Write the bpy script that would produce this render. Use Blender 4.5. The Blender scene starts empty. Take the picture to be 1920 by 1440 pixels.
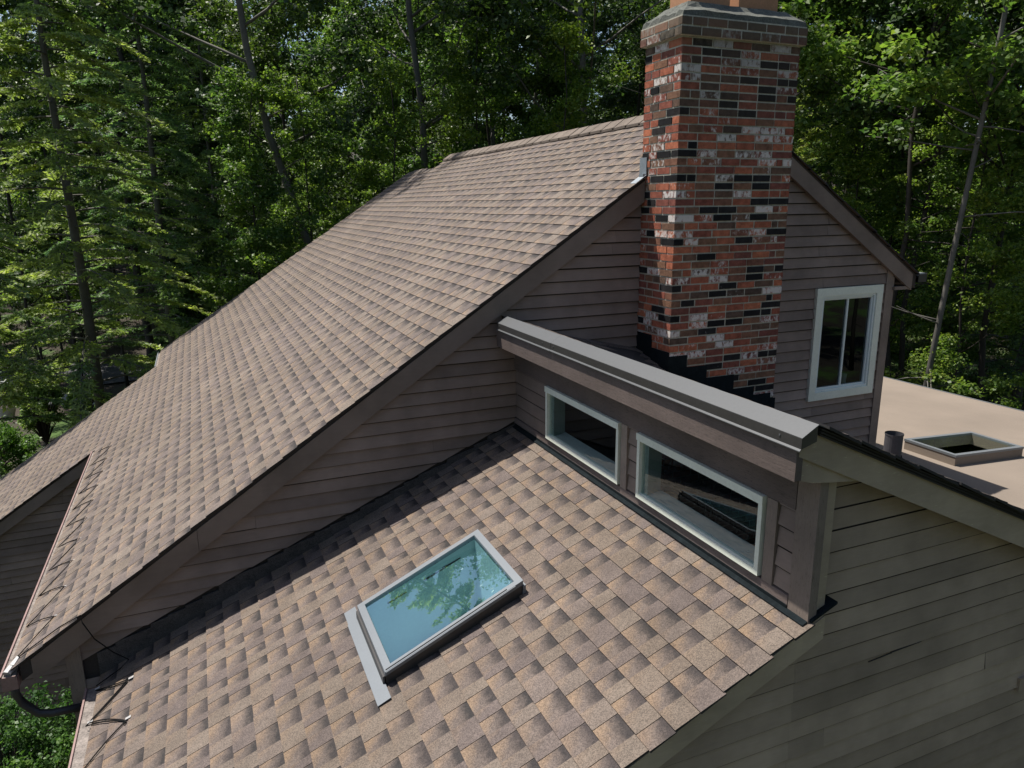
import bpy, bmesh, math, random
import numpy as np
from mathutils import Vector, Matrix
rad = math.radians
S = bpy.context.scene
COL = S.collection
random.seed(7); RNG = np.random.default_rng(11)

# ------------------------------------------------------------------ camera, sky, sun, exposure
cd = bpy.data.cameras.new("camera"); cam = bpy.data.objects.new("camera", cd); COL.objects.link(cam)
cam.location = (-2.4158, -5.6289, 1.8000)
cam.rotation_euler = (1.32872156, 0.00972275, -0.40219131)
cd.sensor_width = 36; cd.lens = 25.73; cd.clip_start = 0.05; cd.clip_end = 1500
S.camera = cam
SUN = Vector((-0.280, 0.353, 1.0)).normalized()
elev = math.asin(SUN.z); az = math.atan2(SUN.x, SUN.y)
w = bpy.data.worlds.new("World"); S.world = w; w.use_nodes = True
nt = w.node_tree; bg = nt.nodes['Background']
sky = nt.nodes.new('ShaderNodeTexSky'); sky.sky_type = 'NISHITA'; sky.sun_disc = False
sky.sun_elevation = elev; sky.sun_rotation = az; sky.air_density = 1.0; sky.dust_density = 1.5
nt.links.new(sky.outputs[0], bg.inputs[0]); bg.inputs[1].default_value = 0.092
sl = bpy.data.lights.new("sun", 'SUN'); sl.energy = 5.0; sl.angle = rad(0.5); sl.color = (1, .955, .88)
so = bpy.data.objects.new("sun", sl); COL.objects.link(so)
so.rotation_euler = SUN.to_track_quat('Z', 'Y').to_euler(); so.location = (0, 0, 40)
S.view_settings.view_transform = 'Standard'; S.view_settings.look = 'None'
S.view_settings.exposure = 0.5; S.view_settings.gamma = 1
S.render.resolution_x = 1024; S.render.resolution_y = 768
S.cycles.max_bounces = 6; S.cycles.transparent_max_bounces = 12

# ------------------------------------------------------------------ materials
def mat(name):
    m = bpy.data.materials.new(name); m.use_nodes = True
    n = m.node_tree.nodes; l = m.node_tree.links
    return m, n, l, n['Principled BSDF']
def nd(n, t, **k):
    x = n.new(t)
    for a, b in k.items():
        if a.startswith('i_'): x.inputs[a[2:].replace('_', ' ')].default_value = b
        else: setattr(x, a, b)
    return x
def rgba(c): return (c[0], c[1], c[2], 1)
def noise(n, l, vec, scale, detail=4, rough=.6):
    t = nd(n, 'ShaderNodeTexNoise'); t.inputs['Scale'].default_value = scale
    t.inputs['Detail'].default_value = detail; t.inputs['Roughness'].default_value = rough
    if vec is not None: l.new(vec, t.inputs['Vector'])
    return t
def ramp(n, l, fac, stops):
    r = nd(n, 'ShaderNodeValToRGB'); e = r.color_ramp.elements
    while len(e) < len(stops): e.new(.5)
    for i, (p, c) in enumerate(stops):
        e[i].position = p; e[i].color = rgba(c) if not isinstance(c, (int, float)) else (c, c, c, 1)
    l.new(fac, r.inputs[0]); return r
def mixc(n, l, fac, a, b, mode='MIX'):
    m = nd(n, 'ShaderNodeMixRGB', blend_type=mode)
    for s, v in ((0, fac), (1, a), (2, b)):
        if isinstance(v, (int, float)): m.inputs[s].default_value = v if s == 0 else (v, v, v, 1)
        elif isinstance(v, tuple): m.inputs[s].default_value = rgba(v)
        else: l.new(v, m.inputs[s])
    return m.outputs[0]
def mth(n, l, op, a, b=None, c=None, clamp=False):
    m = nd(n, 'ShaderNodeMath', operation=op); m.use_clamp = clamp
    for i, v in enumerate((a, b, c)):
        if v is None: continue
        if isinstance(v, (int, float)): m.inputs[i].default_value = v
        else: l.new(v, m.inputs[i])
    return m.outputs[0]
def bump(n, l, bsdf, h, strength=.3, dist=.002):
    b = nd(n, 'ShaderNodeBump'); b.inputs['Strength'].default_value = strength
    b.inputs['Distance'].default_value = dist
    l.new(h, b.inputs['Height']); l.new(b.outputs[0], bsdf.inputs['Normal'])
def geo_pos(n): return nd(n, 'ShaderNodeNewGeometry').outputs['Position']
def mapped(n, l, vec, sc):
    m = nd(n, 'ShaderNodeMapping'); m.inputs['Scale'].default_value = sc; l.new(vec, m.inputs[0]); return m.outputs[0]

def simple(name, col, rough=.6, metal=0., var=.12, scale=6, grain=60, bmp=.15, spec=.5):
    m, n, l, b = mat(name); p = geo_pos(n)
    a = noise(n, l, p, scale); g = noise(n, l, p, grain, 2)
    f = mixc(n, l, .5, a.outputs[0], g.outputs[0])
    r = ramp(n, l, f, [(.3, tuple(x*(1-var*2) for x in col)), (.7, tuple(x*(1+var*2) for x in col))])
    l.new(r.outputs[0], b.inputs['Base Color'])
    b.inputs['Roughness'].default_value = rough; b.inputs['Metallic'].default_value = metal
    b.inputs['Specular IOR Level'].default_value = spec
    if bmp: bump(n, l, b, g.outputs[0], bmp)
    return m

def shingle_mat(name, gain=1.0, sat=1.0):
    m, n, l, b = mat(name); p = geo_pos(n)
    at = nd(n, 'ShaderNodeAttribute', attribute_name='tint'); sp = nd(n, 'ShaderNodeSeparateColor'); l.new(at.outputs['Color'], sp.inputs[0])
    uv = nd(n, 'ShaderNodeUVMap', uv_map='uv'); su = nd(n, 'ShaderNodeSeparateXYZ'); l.new(uv.outputs[0], su.inputs[0])
    r, g, bb = sp.outputs[0], sp.outputs[1], sp.outputs[2]
    u, v = su.outputs[0], su.outputs[1]
    big = noise(n, l, p, 5, 3); med = noise(n, l, p, 26, 4)
    # tooth colour: tan to mauve
    tooth = ramp(n, l, r, [(0, (.225, .180, .138)), (.4, (.250, .205, .160)), (.65, (.200, .162, .142)), (1, (.170, .138, .124))]).outputs[0]
    tan = mixc(n, l, mth(n, l, 'MULTIPLY', bb, .8), (.325, .228, .140), (.262, .195, .142))
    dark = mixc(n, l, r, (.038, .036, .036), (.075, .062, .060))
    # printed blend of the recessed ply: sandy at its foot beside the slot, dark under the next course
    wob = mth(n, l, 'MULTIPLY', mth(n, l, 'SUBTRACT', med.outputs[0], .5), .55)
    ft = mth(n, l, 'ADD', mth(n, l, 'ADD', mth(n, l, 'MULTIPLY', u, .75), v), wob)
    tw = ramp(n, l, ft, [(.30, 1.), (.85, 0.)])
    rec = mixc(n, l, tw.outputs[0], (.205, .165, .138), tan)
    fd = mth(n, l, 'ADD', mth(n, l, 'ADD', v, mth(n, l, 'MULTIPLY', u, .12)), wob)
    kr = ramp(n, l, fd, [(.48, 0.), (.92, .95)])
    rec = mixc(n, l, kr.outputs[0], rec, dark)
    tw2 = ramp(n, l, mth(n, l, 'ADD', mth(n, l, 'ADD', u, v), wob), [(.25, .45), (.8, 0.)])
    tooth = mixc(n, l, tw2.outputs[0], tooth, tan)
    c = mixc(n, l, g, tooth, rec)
    huge = noise(n, l, p, .8, 5, .7)
    f = mixc(n, l, 1., ramp(n, l, big.outputs[0], [(.35, .88), (.65, 1.12)]).outputs[0], ramp(n, l, huge.outputs[0], [(.35, (.90, .89, .87)), (.65, (1.08, 1.08, 1.09))]).outputs[0], 'MULTIPLY')
    c = mixc(n, l, 1., c, f, 'MULTIPLY')
    # granules
    gr = nd(n, 'ShaderNodeTexVoronoi'); gr.inputs['Scale'].default_value = 230; l.new(p, gr.inputs['Vector'])
    gs = nd(n, 'ShaderNodeSeparateColor'); l.new(gr.outputs['Color'], gs.inputs[0])
    gc = ramp(n, l, gs.outputs[0], [(0, (.54, .52, .52)), (.5, (1, 1, 1)), (1, (1.46, 1.43, 1.40))]).outputs[0]
    c = mixc(n, l, .8, c, gc, 'MULTIPLY')
    c = mixc(n, l, 1., c, (1.02, .98, .99), 'MULTIPLY')
    hs = nd(n, 'ShaderNodeHueSaturation'); hs.inputs['Saturation'].default_value = sat; hs.inputs['Value'].default_value = gain
    l.new(c, hs.inputs['Color'])
    l.new(hs.outputs[0], b.inputs['Base Color']); b.inputs['Roughness'].default_value = .85
    b.inputs['Specular IOR Level'].default_value = .35
    bump(n, l, b, gs.outputs[1], .35, .0015)
    return m

def wood_mat(name, c1, c2, worn=(.16, .14, .12), wear=.6, axis=(1, 1, 1), stretch=10):
    m, n, l, b = mat(name); p = geo_pos(n)
    at = nd(n, 'ShaderNodeAttribute', attribute_name='tint'); sp = nd(n, 'ShaderNodeSeparateColor'); l.new(at.outputs['Color'], sp.inputs[0])
    sc = tuple(3. if a else 3.*stretch for a in axis)
    grain = noise(n, l, mapped(n, l, p, sc), 3, 6, .65)
    big = noise(n, l, p, 1.7, 4)
    c = mixc(n, l, grain.outputs[0], c1, c2)
    s = ramp(n, l, sp.outputs[0], [(0, .84), (1, 1.14)]).outputs[0]
    c = mixc(n, l, 1., c, s, 'MULTIPLY')
    s2 = ramp(n, l, big.outputs[0], [(.3, .72), (.7, 1.22)]).outputs[0]
    c = mixc(n, l, 1., c, s2, 'MULTIPLY')
    wn = noise(n, l, mapped(n, l, p, tuple(2.*x for x in sc)), 5, 5, .7)
    wm = ramp(n, l, wn.outputs[0], [(wear, 0.), (wear+.08, 1.)])
    c = mixc(n, l, wm.outputs[0], c, worn)
    l.new(c, b.inputs['Base Color']); b.inputs['Roughness'].default_value = .75
    b.inputs['Specular IOR Level'].default_value = .3
    bump(n, l, b, grain.outputs[0], .35, .003)
    return m

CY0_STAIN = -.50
def brick_mat():
    m, n, l, b = mat('brick'); p = geo_pos(n)
    at = nd(n, 'ShaderNodeAttribute', attribute_name='tint'); sp = nd(n, 'ShaderNodeSeparateColor'); l.new(at.outputs['Color'], sp.inputs[0])
    base = ramp(n, l, sp.outputs[0], [(0, (.48, .165, .090)), (.25, (.34, .110, .068)), (.5, (.20, .074, .060)), (.66, (.24, .125, .078)), (.78, (.13, .085, .064)), (.86, (.028, .026, .027)), (1, (.012, .012, .013))]).outputs[0]
    nb = noise(n, l, p, 22, 4, .7)
    s = ramp(n, l, nb.outputs[0], [(.3, .55), (.7, 1.2)]).outputs[0]
    base = mixc(n, l, 1., base, s, 'MULTIPLY')
    nw = noise(n, l, mapped(n, l, p, (1, 1, .6)), 34, 4, .65)
    wm = ramp(n, l, mth(n, l, 'ADD', nw.outputs[0], mth(n, l, 'MULTIPLY', mth(n, l, 'SUBTRACT', sp.outputs[1], .5), .55)), [(.60, 0.), (.74, .9)])
    c = mixc(n, l, wm.outputs[0], base, (.66, .62, .58))
    # soot on the upper courses
    ps = nd(n, 'ShaderNodeSeparateXYZ'); l.new(p, ps.inputs[0])
    ns = noise(n, l, mapped(n, l, p, (1, 1, .4)), 3.2, 5, .65)
    zz = mth(n, l, 'ADD', ps.outputs[2], mth(n, l, 'MULTIPLY', nb.outputs[0], .35))
    so_ = ramp(n, l, mth(n, l, 'MULTIPLY', zz, .25), [(.79, 0.), (.83, .72)])
    c = mixc(n, l, so_.outputs[0], c, (.185, .155, .115))
    # chimney smoke stain washed down the front
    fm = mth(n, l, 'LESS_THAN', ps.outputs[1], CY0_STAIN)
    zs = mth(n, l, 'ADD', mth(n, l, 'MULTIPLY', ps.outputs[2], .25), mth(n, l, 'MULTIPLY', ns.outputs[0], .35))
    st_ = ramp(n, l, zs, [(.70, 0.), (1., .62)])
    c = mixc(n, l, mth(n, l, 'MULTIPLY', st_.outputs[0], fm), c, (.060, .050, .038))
    l.new(c, b.inputs['Base Color']); b.inputs['Roughness'].default_value = .9; b.inputs['Specular IOR Level'].default_value = .15
    bump(n, l, b, nb.outputs[0], .6, .004)
    return m

def leaf_mat(name, c1, c2, c3, trans=.35):
    m, n, l, b = mat(name)
    at = nd(n, 'ShaderNodeAttribute', attribute_name='rnd')
    oi = nd(n, 'ShaderNodeObjectInfo')
    p = geo_pos(n); nz = noise(n, l, p, .55, 4, .65)
    c = ramp(n, l, at.outputs['Fac'], [(0, c1), (.6, c2), (1, c3)]).outputs[0]
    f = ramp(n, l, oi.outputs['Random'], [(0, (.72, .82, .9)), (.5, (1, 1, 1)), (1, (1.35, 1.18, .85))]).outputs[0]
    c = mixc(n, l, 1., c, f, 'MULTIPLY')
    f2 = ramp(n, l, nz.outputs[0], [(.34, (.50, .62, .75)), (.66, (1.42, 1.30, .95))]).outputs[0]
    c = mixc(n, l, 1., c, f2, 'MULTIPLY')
    l.new(c, b.inputs['Base Color']); b.inputs['Roughness'].default_value = .5; b.inputs['Specular IOR Level'].default_value = .45
    tr = nd(n, 'ShaderNodeBsdfTranslucent'); ct = mixc(n, l, 1., c, (1.5, 1.7, .95), 'MULTIPLY'); l.new(ct, tr.inputs[0])
    mx = nd(n, 'ShaderNodeMixShader'); mx.inputs[0].default_value = trans
    l.new(b.outputs[0], mx.inputs[1]); l.new(tr.outputs[0], mx.inputs[2])
    l.new(mx.outputs[0], n['Material Output'].inputs[0])
    return m

def glass_mat(name, tint=(.75, .85, .85), lo=.06, rough=.0, ior=.9, gcol=(.85, .97, 1.)):
    m, n, l, b = mat(name); n.remove(b)
    t = nd(n, 'ShaderNodeBsdfTransparent'); t.inputs[0].default_value = rgba(tint)
    g = nd(n, 'ShaderNodeBsdfGlossy'); g.inputs['Roughness'].default_value = rough; g.inputs['Color'].default_value = rgba(gcol)
    gg = nd(n, 'ShaderNodeNewGeometry'); dp = nd(n, 'ShaderNodeVectorMath', operation='DOT_PRODUCT')
    l.new(gg.outputs['Normal'], dp.inputs[0]); l.new(gg.outputs['Incoming'], dp.inputs[1])
    c1 = mth(n, l, 'SUBTRACT', 1., mth(n, l, 'ABSOLUTE', dp.outputs['Value']), clamp=True)
    f = mth(n, l, 'ADD', mth(n, l, 'MULTIPLY', mth(n, l, 'POWER', c1, 5.), ior), lo, clamp=True)
    mx = nd(n, 'ShaderNodeMixShader'); l.new(f, mx.inputs[0]); l.new(t.outputs[0], mx.inputs[1]); l.new(g.outputs[0], mx.inputs[2])
    l.new(mx.outputs[0], n['Material Output'].inputs[0])
    return m

M = {}
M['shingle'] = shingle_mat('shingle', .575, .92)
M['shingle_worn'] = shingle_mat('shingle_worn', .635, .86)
M['shingle_dark'] = shingle_mat('shingle_shaded', .40, .5)  # darkened shingle copy, shade at the wall base put into its colour
M['edge'] = simple('shingle_edge', (.028, .026, .026), .9, bmp=0)
M['deck'] = simple('roof_deck', (.05, .04, .035), .9)
M['siding'] = wood_mat('siding_stain', (.285, .216, .180), (.215, .165, .140), (.085, .075, .07), .68, (1, 0, 0))
M['siding_y'] = wood_mat('siding_stain_side', (.262, .198, .166), (.190, .146, .122), (.085, .07, .065), .66, (0, 1, 0))
M['siding_olive'] = wood_mat('siding_stain_olive', (.372, .286, .215), (.300, .234, .178), (.09, .088, .075), .70, (1, 0, 0))
M['trim'] = wood_mat('trim_brown', (.265, .205, .172), (.210, .164, .138), (.08, .07, .062), .66, (1, 0, 0), 6)
M['trim_y'] = wood_mat('trim_weathered', (.200, .152, .136), (.120, .094, .084), (.045, .038, .034), .56, (0, 1, 0), 14)
M['trim_z'] = wood_mat('trim_post', (.300, .235, .195), (.195, .155, .130), (.06, .05, .045), .58, (0, 0, 1), 12)
M['trim_olive'] = wood_mat('trim_olive', (.425, .338, .248), (.320, .258, .195), (.62, .58, .38), .64, (1, 0, 0), 5)
M['white'] = simple('window_trim', (.74, .77, .67), .5, var=.05, scale=4, bmp=.05)
M['alu'] = simple('sash', (.70, .76, .74), .4, var=.03, bmp=0)
M['sill'] = simple('window_sill', (.38, .42, .41), .6, var=.05, bmp=0)
M['jamb'] = simple('window_jamb', (.22, .28, .26), .6, var=.05, bmp=0)
M['capmetal'] = simple('cap_metal', (.080, .083, .087), .5, .1, var=.03, scale=3, bmp=.03)
M['skymetal'] = simple('skylight_metal', (.17, .185, .20), .45, .15, var=.03, scale=5, bmp=.03)
M['darkmetal'] = simple('dark_metal', (.055, .052, .05), .45, .3, var=.08)
M['flash'] = simple('flashing_dark', (.010, .014, .016), .95, 0., var=.2, scale=18, spec=.1)
M['flashgrey'] = simple('flashing_grey', (.30, .33, .36), .45, .5, var=.1, scale=12)
M['gutter'] = simple('gutter_brown', (.26, .165, .15), .5, var=.12, scale=10)
M['gutterdirt'] = simple('gutter_guard', (.20, .17, .15), .8, var=.35, scale=14, grain=90)
M['pipe'] = simple('vent_pipe', (.050, .048, .054), .7, var=.1)
M['mortar'] = simple('mortar', (.42, .40, .33), .95, var=.2, scale=20, grain=120, bmp=.5)
M['crown'] = simple('mortar_crown', (.105, .110, .095), .95, var=.35, scale=9, grain=80, bmp=.6)
M['terracotta'] = simple('flue_tile', (.42, .21, .11), .8, var=.1)
M['brick'] = brick_mat()
M['cable'] = simple('heat_cable', (.012, .012, .012), .9, bmp=0, spec=.1)
M['clip'] = simple('cable_clip', (.36, .35, .34), .5, bmp=0)
M['tan'] = simple('rolled_roofing', (.218, .177, .142), .95, var=.14, scale=.55, grain=300, bmp=.25)
M['room'] = simple('room_dark', (.03, .028, .027), .9, bmp=0)
M['shaft'] = simple('skylight_shaft', (.46, .56, .54), .7, var=.03, bmp=0)
M['shaft2'] = simple('skylight_shaft_olive', (.42, .42, .20), .8, var=.3, scale=9)
M['glass'] = glass_mat('window_glass', (.76, .84, .83), .13, 0., .9)
M['glass_dark'] = glass_mat('window_glass_dark', (.30, .34, .34), .045, 0., .9)
M['glass_sky'] = glass_mat('skylight_glass', (.74, .93, .98), .30, 0., .9, (.74, .96, 1.))
M['glass_clear'] = glass_mat('clear_glass', (.9, .95, .92), .04, 0., .25)
M['bark'] = wood_mat('bark', (.06, .050, .042), (.028, .024, .02), (.10, .095, .08), .62, (0, 0, 1), 5)
M['bark_pale'] = wood_mat('bark_pale', (.165, .155, .135), (.08, .075, .065), (.24, .235, .21), .6, (0, 0, 1), 4)
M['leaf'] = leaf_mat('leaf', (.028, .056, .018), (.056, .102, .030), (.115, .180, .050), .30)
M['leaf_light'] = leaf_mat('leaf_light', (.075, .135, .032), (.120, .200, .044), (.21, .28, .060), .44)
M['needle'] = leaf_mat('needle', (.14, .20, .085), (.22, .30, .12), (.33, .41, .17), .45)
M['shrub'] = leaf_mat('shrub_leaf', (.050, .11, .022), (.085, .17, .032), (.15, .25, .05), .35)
M['ground'] = None
M['stone'] = simple('stone', (.20, .21, .20), .9, var=.3, scale=3, grain=30, bmp=.6)
M['paleplastic'] = simple('planter', (.42, .42, .36), .6, var=.12)
M['soil'] = simple('soil', (.03, .022, .016), .95)

# ------------------------------------------------------------------ object helpers
def link(o, parent=None):
    COL.objects.link(o)
    if parent is not None: o.parent = parent
    return o
def root(name, label, cat, loc=(0, 0, 0), group=None):
    o = bpy.data.objects.new(name, None); o.empty_display_size = .2; o.location = loc; link(o)
    o['label'] = label; o['category'] = cat
    if group: o['group'] = group
    return o
class MB:
    """collects faces (with a tint per face and optional uv) and builds one mesh object"""
    def __init__(s): s.v = []; s.f = []; s.m = []; s.t = []; s.uv = []
    def face(s, pts, m=0, tint=(.5, .5, .5), uv=None):
        b = len(s.v); s.v += [tuple(p) for p in pts]; s.f.append(tuple(range(b, b+len(pts)))); s.m.append(m); s.t.append(tint); s.uv.append(uv)
    def hexa(s, P, m=0, tint=(.5, .5, .5)):
        # P: 8 points, bottom 4 (ccw) then top 4
        b = len(s.v); s.v += [tuple(p) for p in P]
        for q in ((3, 2, 1, 0), (4, 5, 6, 7), (0, 1, 5, 4), (1, 2, 6, 5), (2, 3, 7, 6), (3, 0, 4, 7)):
            s.f.append(tuple(b+i for i in q)); s.m.append(m); s.t.append(tint); s.uv.append(None)
    def box(s, a, c, m=0, tint=(.5, .5, .5)):
        x0, y0, z0 = a; x1, y1, z1 = c
        s.hexa([(x0, y0, z0), (x1, y0, z0), (x1, y1, z0), (x0, y1, z0), (x0, y0, z1), (x1, y0, z1), (x1, y1, z1), (x0, y1, z1)], m, tint)
    def prism(s, pts, d, m=0, tint=(.5, .5, .5)):
        """polygon pts extruded by vector d"""
        d = Vector(d); n = len(pts); b = len(s.v)
        s.v += [tuple(p) for p in pts] + [tuple(Vector(p)+d) for p in pts]
        s.f.append(tuple(range(b+n-1, b-1, -1))); s.f.append(tuple(range(b+n, b+2*n)))
        for i in range(n): s.f.append((b+i, b+(i+1) % n, b+n+(i+1) % n, b+n+i))
        s.m += [m]*(n+2); s.t += [tint]*(n+2); s.uv += [None]*(n+2)
    def tube(s, path, rads, k=8, m=0, tint=(.5, .5, .5), cap=True):
        path = [Vector(p) for p in path]; rings = []
        for i, p in enumerate(path):
            d = (path[min(i+1, len(path)-1)]-path[max(i-1, 0)]).normalized()
            a = d.orthogonal().normalized() if abs(d.z) > .9 else d.cross(Vector((0, 0, 1))).normalized()
            if abs(d.z) > .9: a = (Vector((1, 0, 0))-d*d.x).normalized()
            c = d.cross(a); r = rads[i] if hasattr(rads, '__len__') else rads
            b = len(s.v); s.v += [tuple(p+(a*math.cos(2*math.pi*j/k)+c*math.sin(2*math.pi*j/k))*r) for j in range(k)]; rings.append(b)
        for i in range(len(rings)-1):
            for j in range(k):
                s.f.append((rings[i]+j, rings[i]+(j+1) % k, rings[i+1]+(j+1) % k, rings[i+1]+j)); s.m.append(m); s.t.append(tint); s.uv.append(None)
        if cap:
            for b, rev in ((rings[0], 1), (rings[-1], 0)):
                q = list(range(b, b+k)); s.f.append(tuple(q[::-1] if rev else q)); s.m.append(m); s.t.append(tint); s.uv.append(None)
    def build(s, name, mats, parent=None, smooth=False, fix=True, loc=None):
        me = bpy.data.meshes.new(name)
        v = s.v if loc is None else [(x-loc[0], y-loc[1], z-loc[2]) for x, y, z in s.v]
        me.from_pydata(v, [], s.f)
        for m in (mats if isinstance(mats, (list, tuple)) else [mats]): me.materials.append(m)
        me.polygons.foreach_set('material_index', s.m)
        ca = me.color_attributes.new('tint', 'FLOAT_COLOR', 'CORNER')
        cols = []; uvs = []
        for f, t, u in zip(s.f, s.t, s.uv):
            cols += [t[0], t[1], t[2], 1]*len(f)
            if u is None: uvs += [.5, .5]*len(f)
            else:
                for q in u: uvs += [q[0], q[1]]
        ca.data.foreach_set('color', cols)
        uv = me.uv_layers.new(name='uv'); uv.data.foreach_set('uv', uvs)
        if smooth: me.polygons.foreach_set('use_smooth', [True]*len(s.f))
        me.update()
        if fix:
            bm = bmesh.new(); bm.from_mesh(me); bmesh.ops.recalc_face_normals(bm, faces=bm.faces); bm.to_mesh(me); bm.free()
        o = bpy.data.objects.new(name, me); link(o, parent)
        if loc is not None: o.location = loc
        return o
def rt(): return (random.random(), random.random(), random.random())

# ------------------------------------------------------------------ roof planes
MM, MC = .6589, 1.2234            # main roof   z = MM x + MC
LM, LC = .445, -.085              # lower roof
SM, SC = -.448, .84               # shed roof
TM, TC = -.055, -.961             # tan low-slope roof
RX = 2.168; RZ = MM*RX+MC         # ridge
RM = -.655                        # right slope of the main roof
zmain = lambda x: MM*x+MC
zlow = lambda x: LM*x+LC
zshed = lambda x: SM*x+SC
ztan = lambda x: TM*x+TC
zright = lambda x: RZ+RM*(x-RX)

def shingles(name, x0, z0, slope, length, yrange, parent, mat_, E=.1385, sgn=1, h=1.0, seed=1):
    """courses run along Y, climbing from (x0,z0); yrange(s) -> list of (y0,y1)"""
    R = random.Random(seed); b = MB()
    th = math.atan(slope); c, s_ = math.cos(th), math.sin(th)
    def P(s, y, o):
        o += .002*(math.sin(s*1.7+y*.9)+math.sin(y*2.3-s*.8)+2)*h
        return (x0+sgn*(s*c-o*s_), y, z0+s*s_+o*c)
    n = int(math.ceil(length/E))
    for i in range(n):
        sa = i*E; sb = min((i+1)*E, length)+.004
        for (ya, yb) in yrange(sa+E*.5):
            ya += R.uniform(-.012, .008)
            y = ya; typ = R.random() < .5
            ph = R.uniform(0, 6.28); wav = .0022
            while y < yb-1e-4:
                if typ: wd = R.choice((.085, .10, .115, .15))*R.uniform(.9, 1.15)
                else: wd = R.choice((.07, .09, .11, .15))*R.uniform(.9, 1.15)
                ye = y+wd
                if yb-ye < .06: ye = yb
                hf = (.0080 if typ else .0095)*h; hb = (.0015 if typ else .0030)*h
                g0 = 0.; g = .0022 if typ else 0.       # open slot on the far side of each recessed ply
                sA = sa+wav*math.sin(ph+y*3.1)+R.uniform(-.0006, .0006); sA2 = sA
                lift = 0.
                t = (R.random(), 1. if typ else 0., R.random())
                A, B, Cc, D = P(sA, y, hf+lift), P(sA2, ye-g, hf), P(sb, ye-g, hb), P(sb, y, hb)
                # u runs from the camera side (low y) to the far side
                b.face((A, B, Cc, D), 0, t, ((1, 0), (0, 0), (0, 1), (1, 1)))
                b.face((P(sA, y, -.004), P(sA2, ye-g, -.004), B, A), 1, t)
                b.face((P(sA, y, -.004), A, D, P(sb, y, -.004)), 1, t)
                b.face((P(sA2, ye-g, -.004), P(sb, ye-g, -.004), Cc, B), 1, t)
                y = ye; typ = not typ
    return b.build(name, [mat_, M['edge']], parent, fix=False)

def siding(b, P0, U, zr, poly_clip, t=.020, E=.1045, seed=3, N=None, z_off=0., mi=0, gap=.013):
    """clapboards on a vertical plane; P0 origin, U unit horizontal, N outward; clip: list of (a,b,c) keep a*u+b*z+c>=0"""
    R = random.Random(seed)
    U = Vector(U); N = Vector(N); P0 = Vector(P0)
    u0, u1, z0, z1 = zr
    def clip(poly):
        for (a, bb, c) in poly_clip:
            out = []
            for i in range(len(poly)):
                p, q = poly[i], poly[(i+1) % len(poly)]
                dp = a*p[0]+bb*p[1]+c; dq = a*q[0]+bb*q[1]+c
                if dp >= 0: out.append(p)
                if (dp >= 0) != (dq >= 0):
                    k = dp/(dp-dq); out.append((p[0]+(q[0]-p[0])*k, p[1]+(q[1]-p[1])*k))
            poly = out
            if len(poly) < 3: return None
        return poly
    i0 = int(math.floor((z0-z_off)/E)); i1 = int(math.ceil((z1-z_off)/E))
    for i in range(i0, i1+1):
        za = i*E+z_off+R.uniform(-.0025, .0025); zb = (i+1)*E+z_off+.002
        zlo, zhi = max(za, z0), min(zb-gap, z1)
        if zhi-zlo < .004: continue
        u = u0-R.uniform(0, 1.5)
        while u < u1:
            ue = u+R.uniform(1.6, 3.6)
            a, c = max(u, u0), min(ue-.0015, u1)
            u = ue
            if c-a < .01: continue
            poly = clip([(a, zlo), (c, zlo), (c, zhi), (a, zhi)])
            if not poly: continue
            tt = rt(); tk = t*R.uniform(.85, 1.25)
            def W(p): 
                k = (zb-p[1])/(zb-za); return P0+U*p[0]+Vector((0, 0, p[1]))+N*(tk*k+.001)
            b.face([W(p) for p in poly], mi, tt)
            # underside lip
            lo = [p for p in poly if abs(p[1]-zlo) < 1e-5]
            if len(lo) >= 2:
                p, q = lo[0], lo[-1]
                if abs(p[0]-q[0]) > .005:
                    b.face([W(p), P0+U*p[0]+Vector((0, 0, zlo))-N*.004, P0+U*q[0]+Vector((0, 0, zlo))-N*.004, W(q)], mi, tt)

def dup_tree(r, loc, rz, sc, label=None, group=None, zs=None):
    o = r.copy(); COL.objects.link(o); o.location = loc; o.rotation_euler = (0, 0, rz)
    o.scale = (sc, sc, sc*(zs or 1))
    if label: o['label'] = label
    if group: o['group'] = group
    for ch in list(r.children):
        c = ch.copy(); COL.objects.link(c); c.parent = o
    return o

# ================================================================== GROUND
CAMXY = (cam.location.x, cam.location.y)
def gz(x, y):
    r = math.hypot(x-CAMXY[0], y-CAMXY[1])
    k = max(0., r-33.)
    z = -5.3+.17*k*k/(k+8.)
    z = min(z, 14)
    return z+.12*math.sin(x*.31+1)*math.cos(y*.27)+.05*math.sin(x*.9+y*.7)
def ground_mat():
    m, n, l, b = mat('forest_floor'); p = geo_pos(n)
    a = noise(n, l, p, .35, 5, .65); c = noise(n, l, p, 4, 5, .7); d = noise(n, l, p, 30, 3)
    litter = mixc(n, l, c.outputs[0], (.018, .013, .009), (.060, .045, .029))
    grass = mixc(n, l, d.outputs[0], (.035, .075, .012), (.08, .14, .025))
    g = mixc(n, l, ramp(n, l, a.outputs[0], [(.50, 0.), (.60, 1.)]).outputs[0], litter, grass)
    l.new(g, b.inputs['Base Color']); b.inputs['Roughness'].default_value = .95
    bump(n, l, b, d.outputs[0], .8, .03)
    return m
M['ground'] = ground_mat()
b = MB(); N_ = 120; ext = 420.
xs = [(-1+2*i/N_) for i in range(N_+1)]; xs = [math.copysign(abs(q)**1.8, q)*ext for q in xs]
idx = {}
for i, x in enumerate(xs):
    for j, y in enumerate(xs): idx[i, j] = len(b.v); b.v.append((x, y+10, gz(x, y+10)))
for i in range(N_):
    for j in range(N_):
        b.f.append((idx[i, j], idx[i+1, j], idx[i+1, j+1], idx[i, j+1])); b.m.append(0); b.t.append((.5,)*3); b.uv.append(None)
g = b.build('ground', M['ground'], smooth=True, fix=False); g['kind'] = 'structure'
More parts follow.
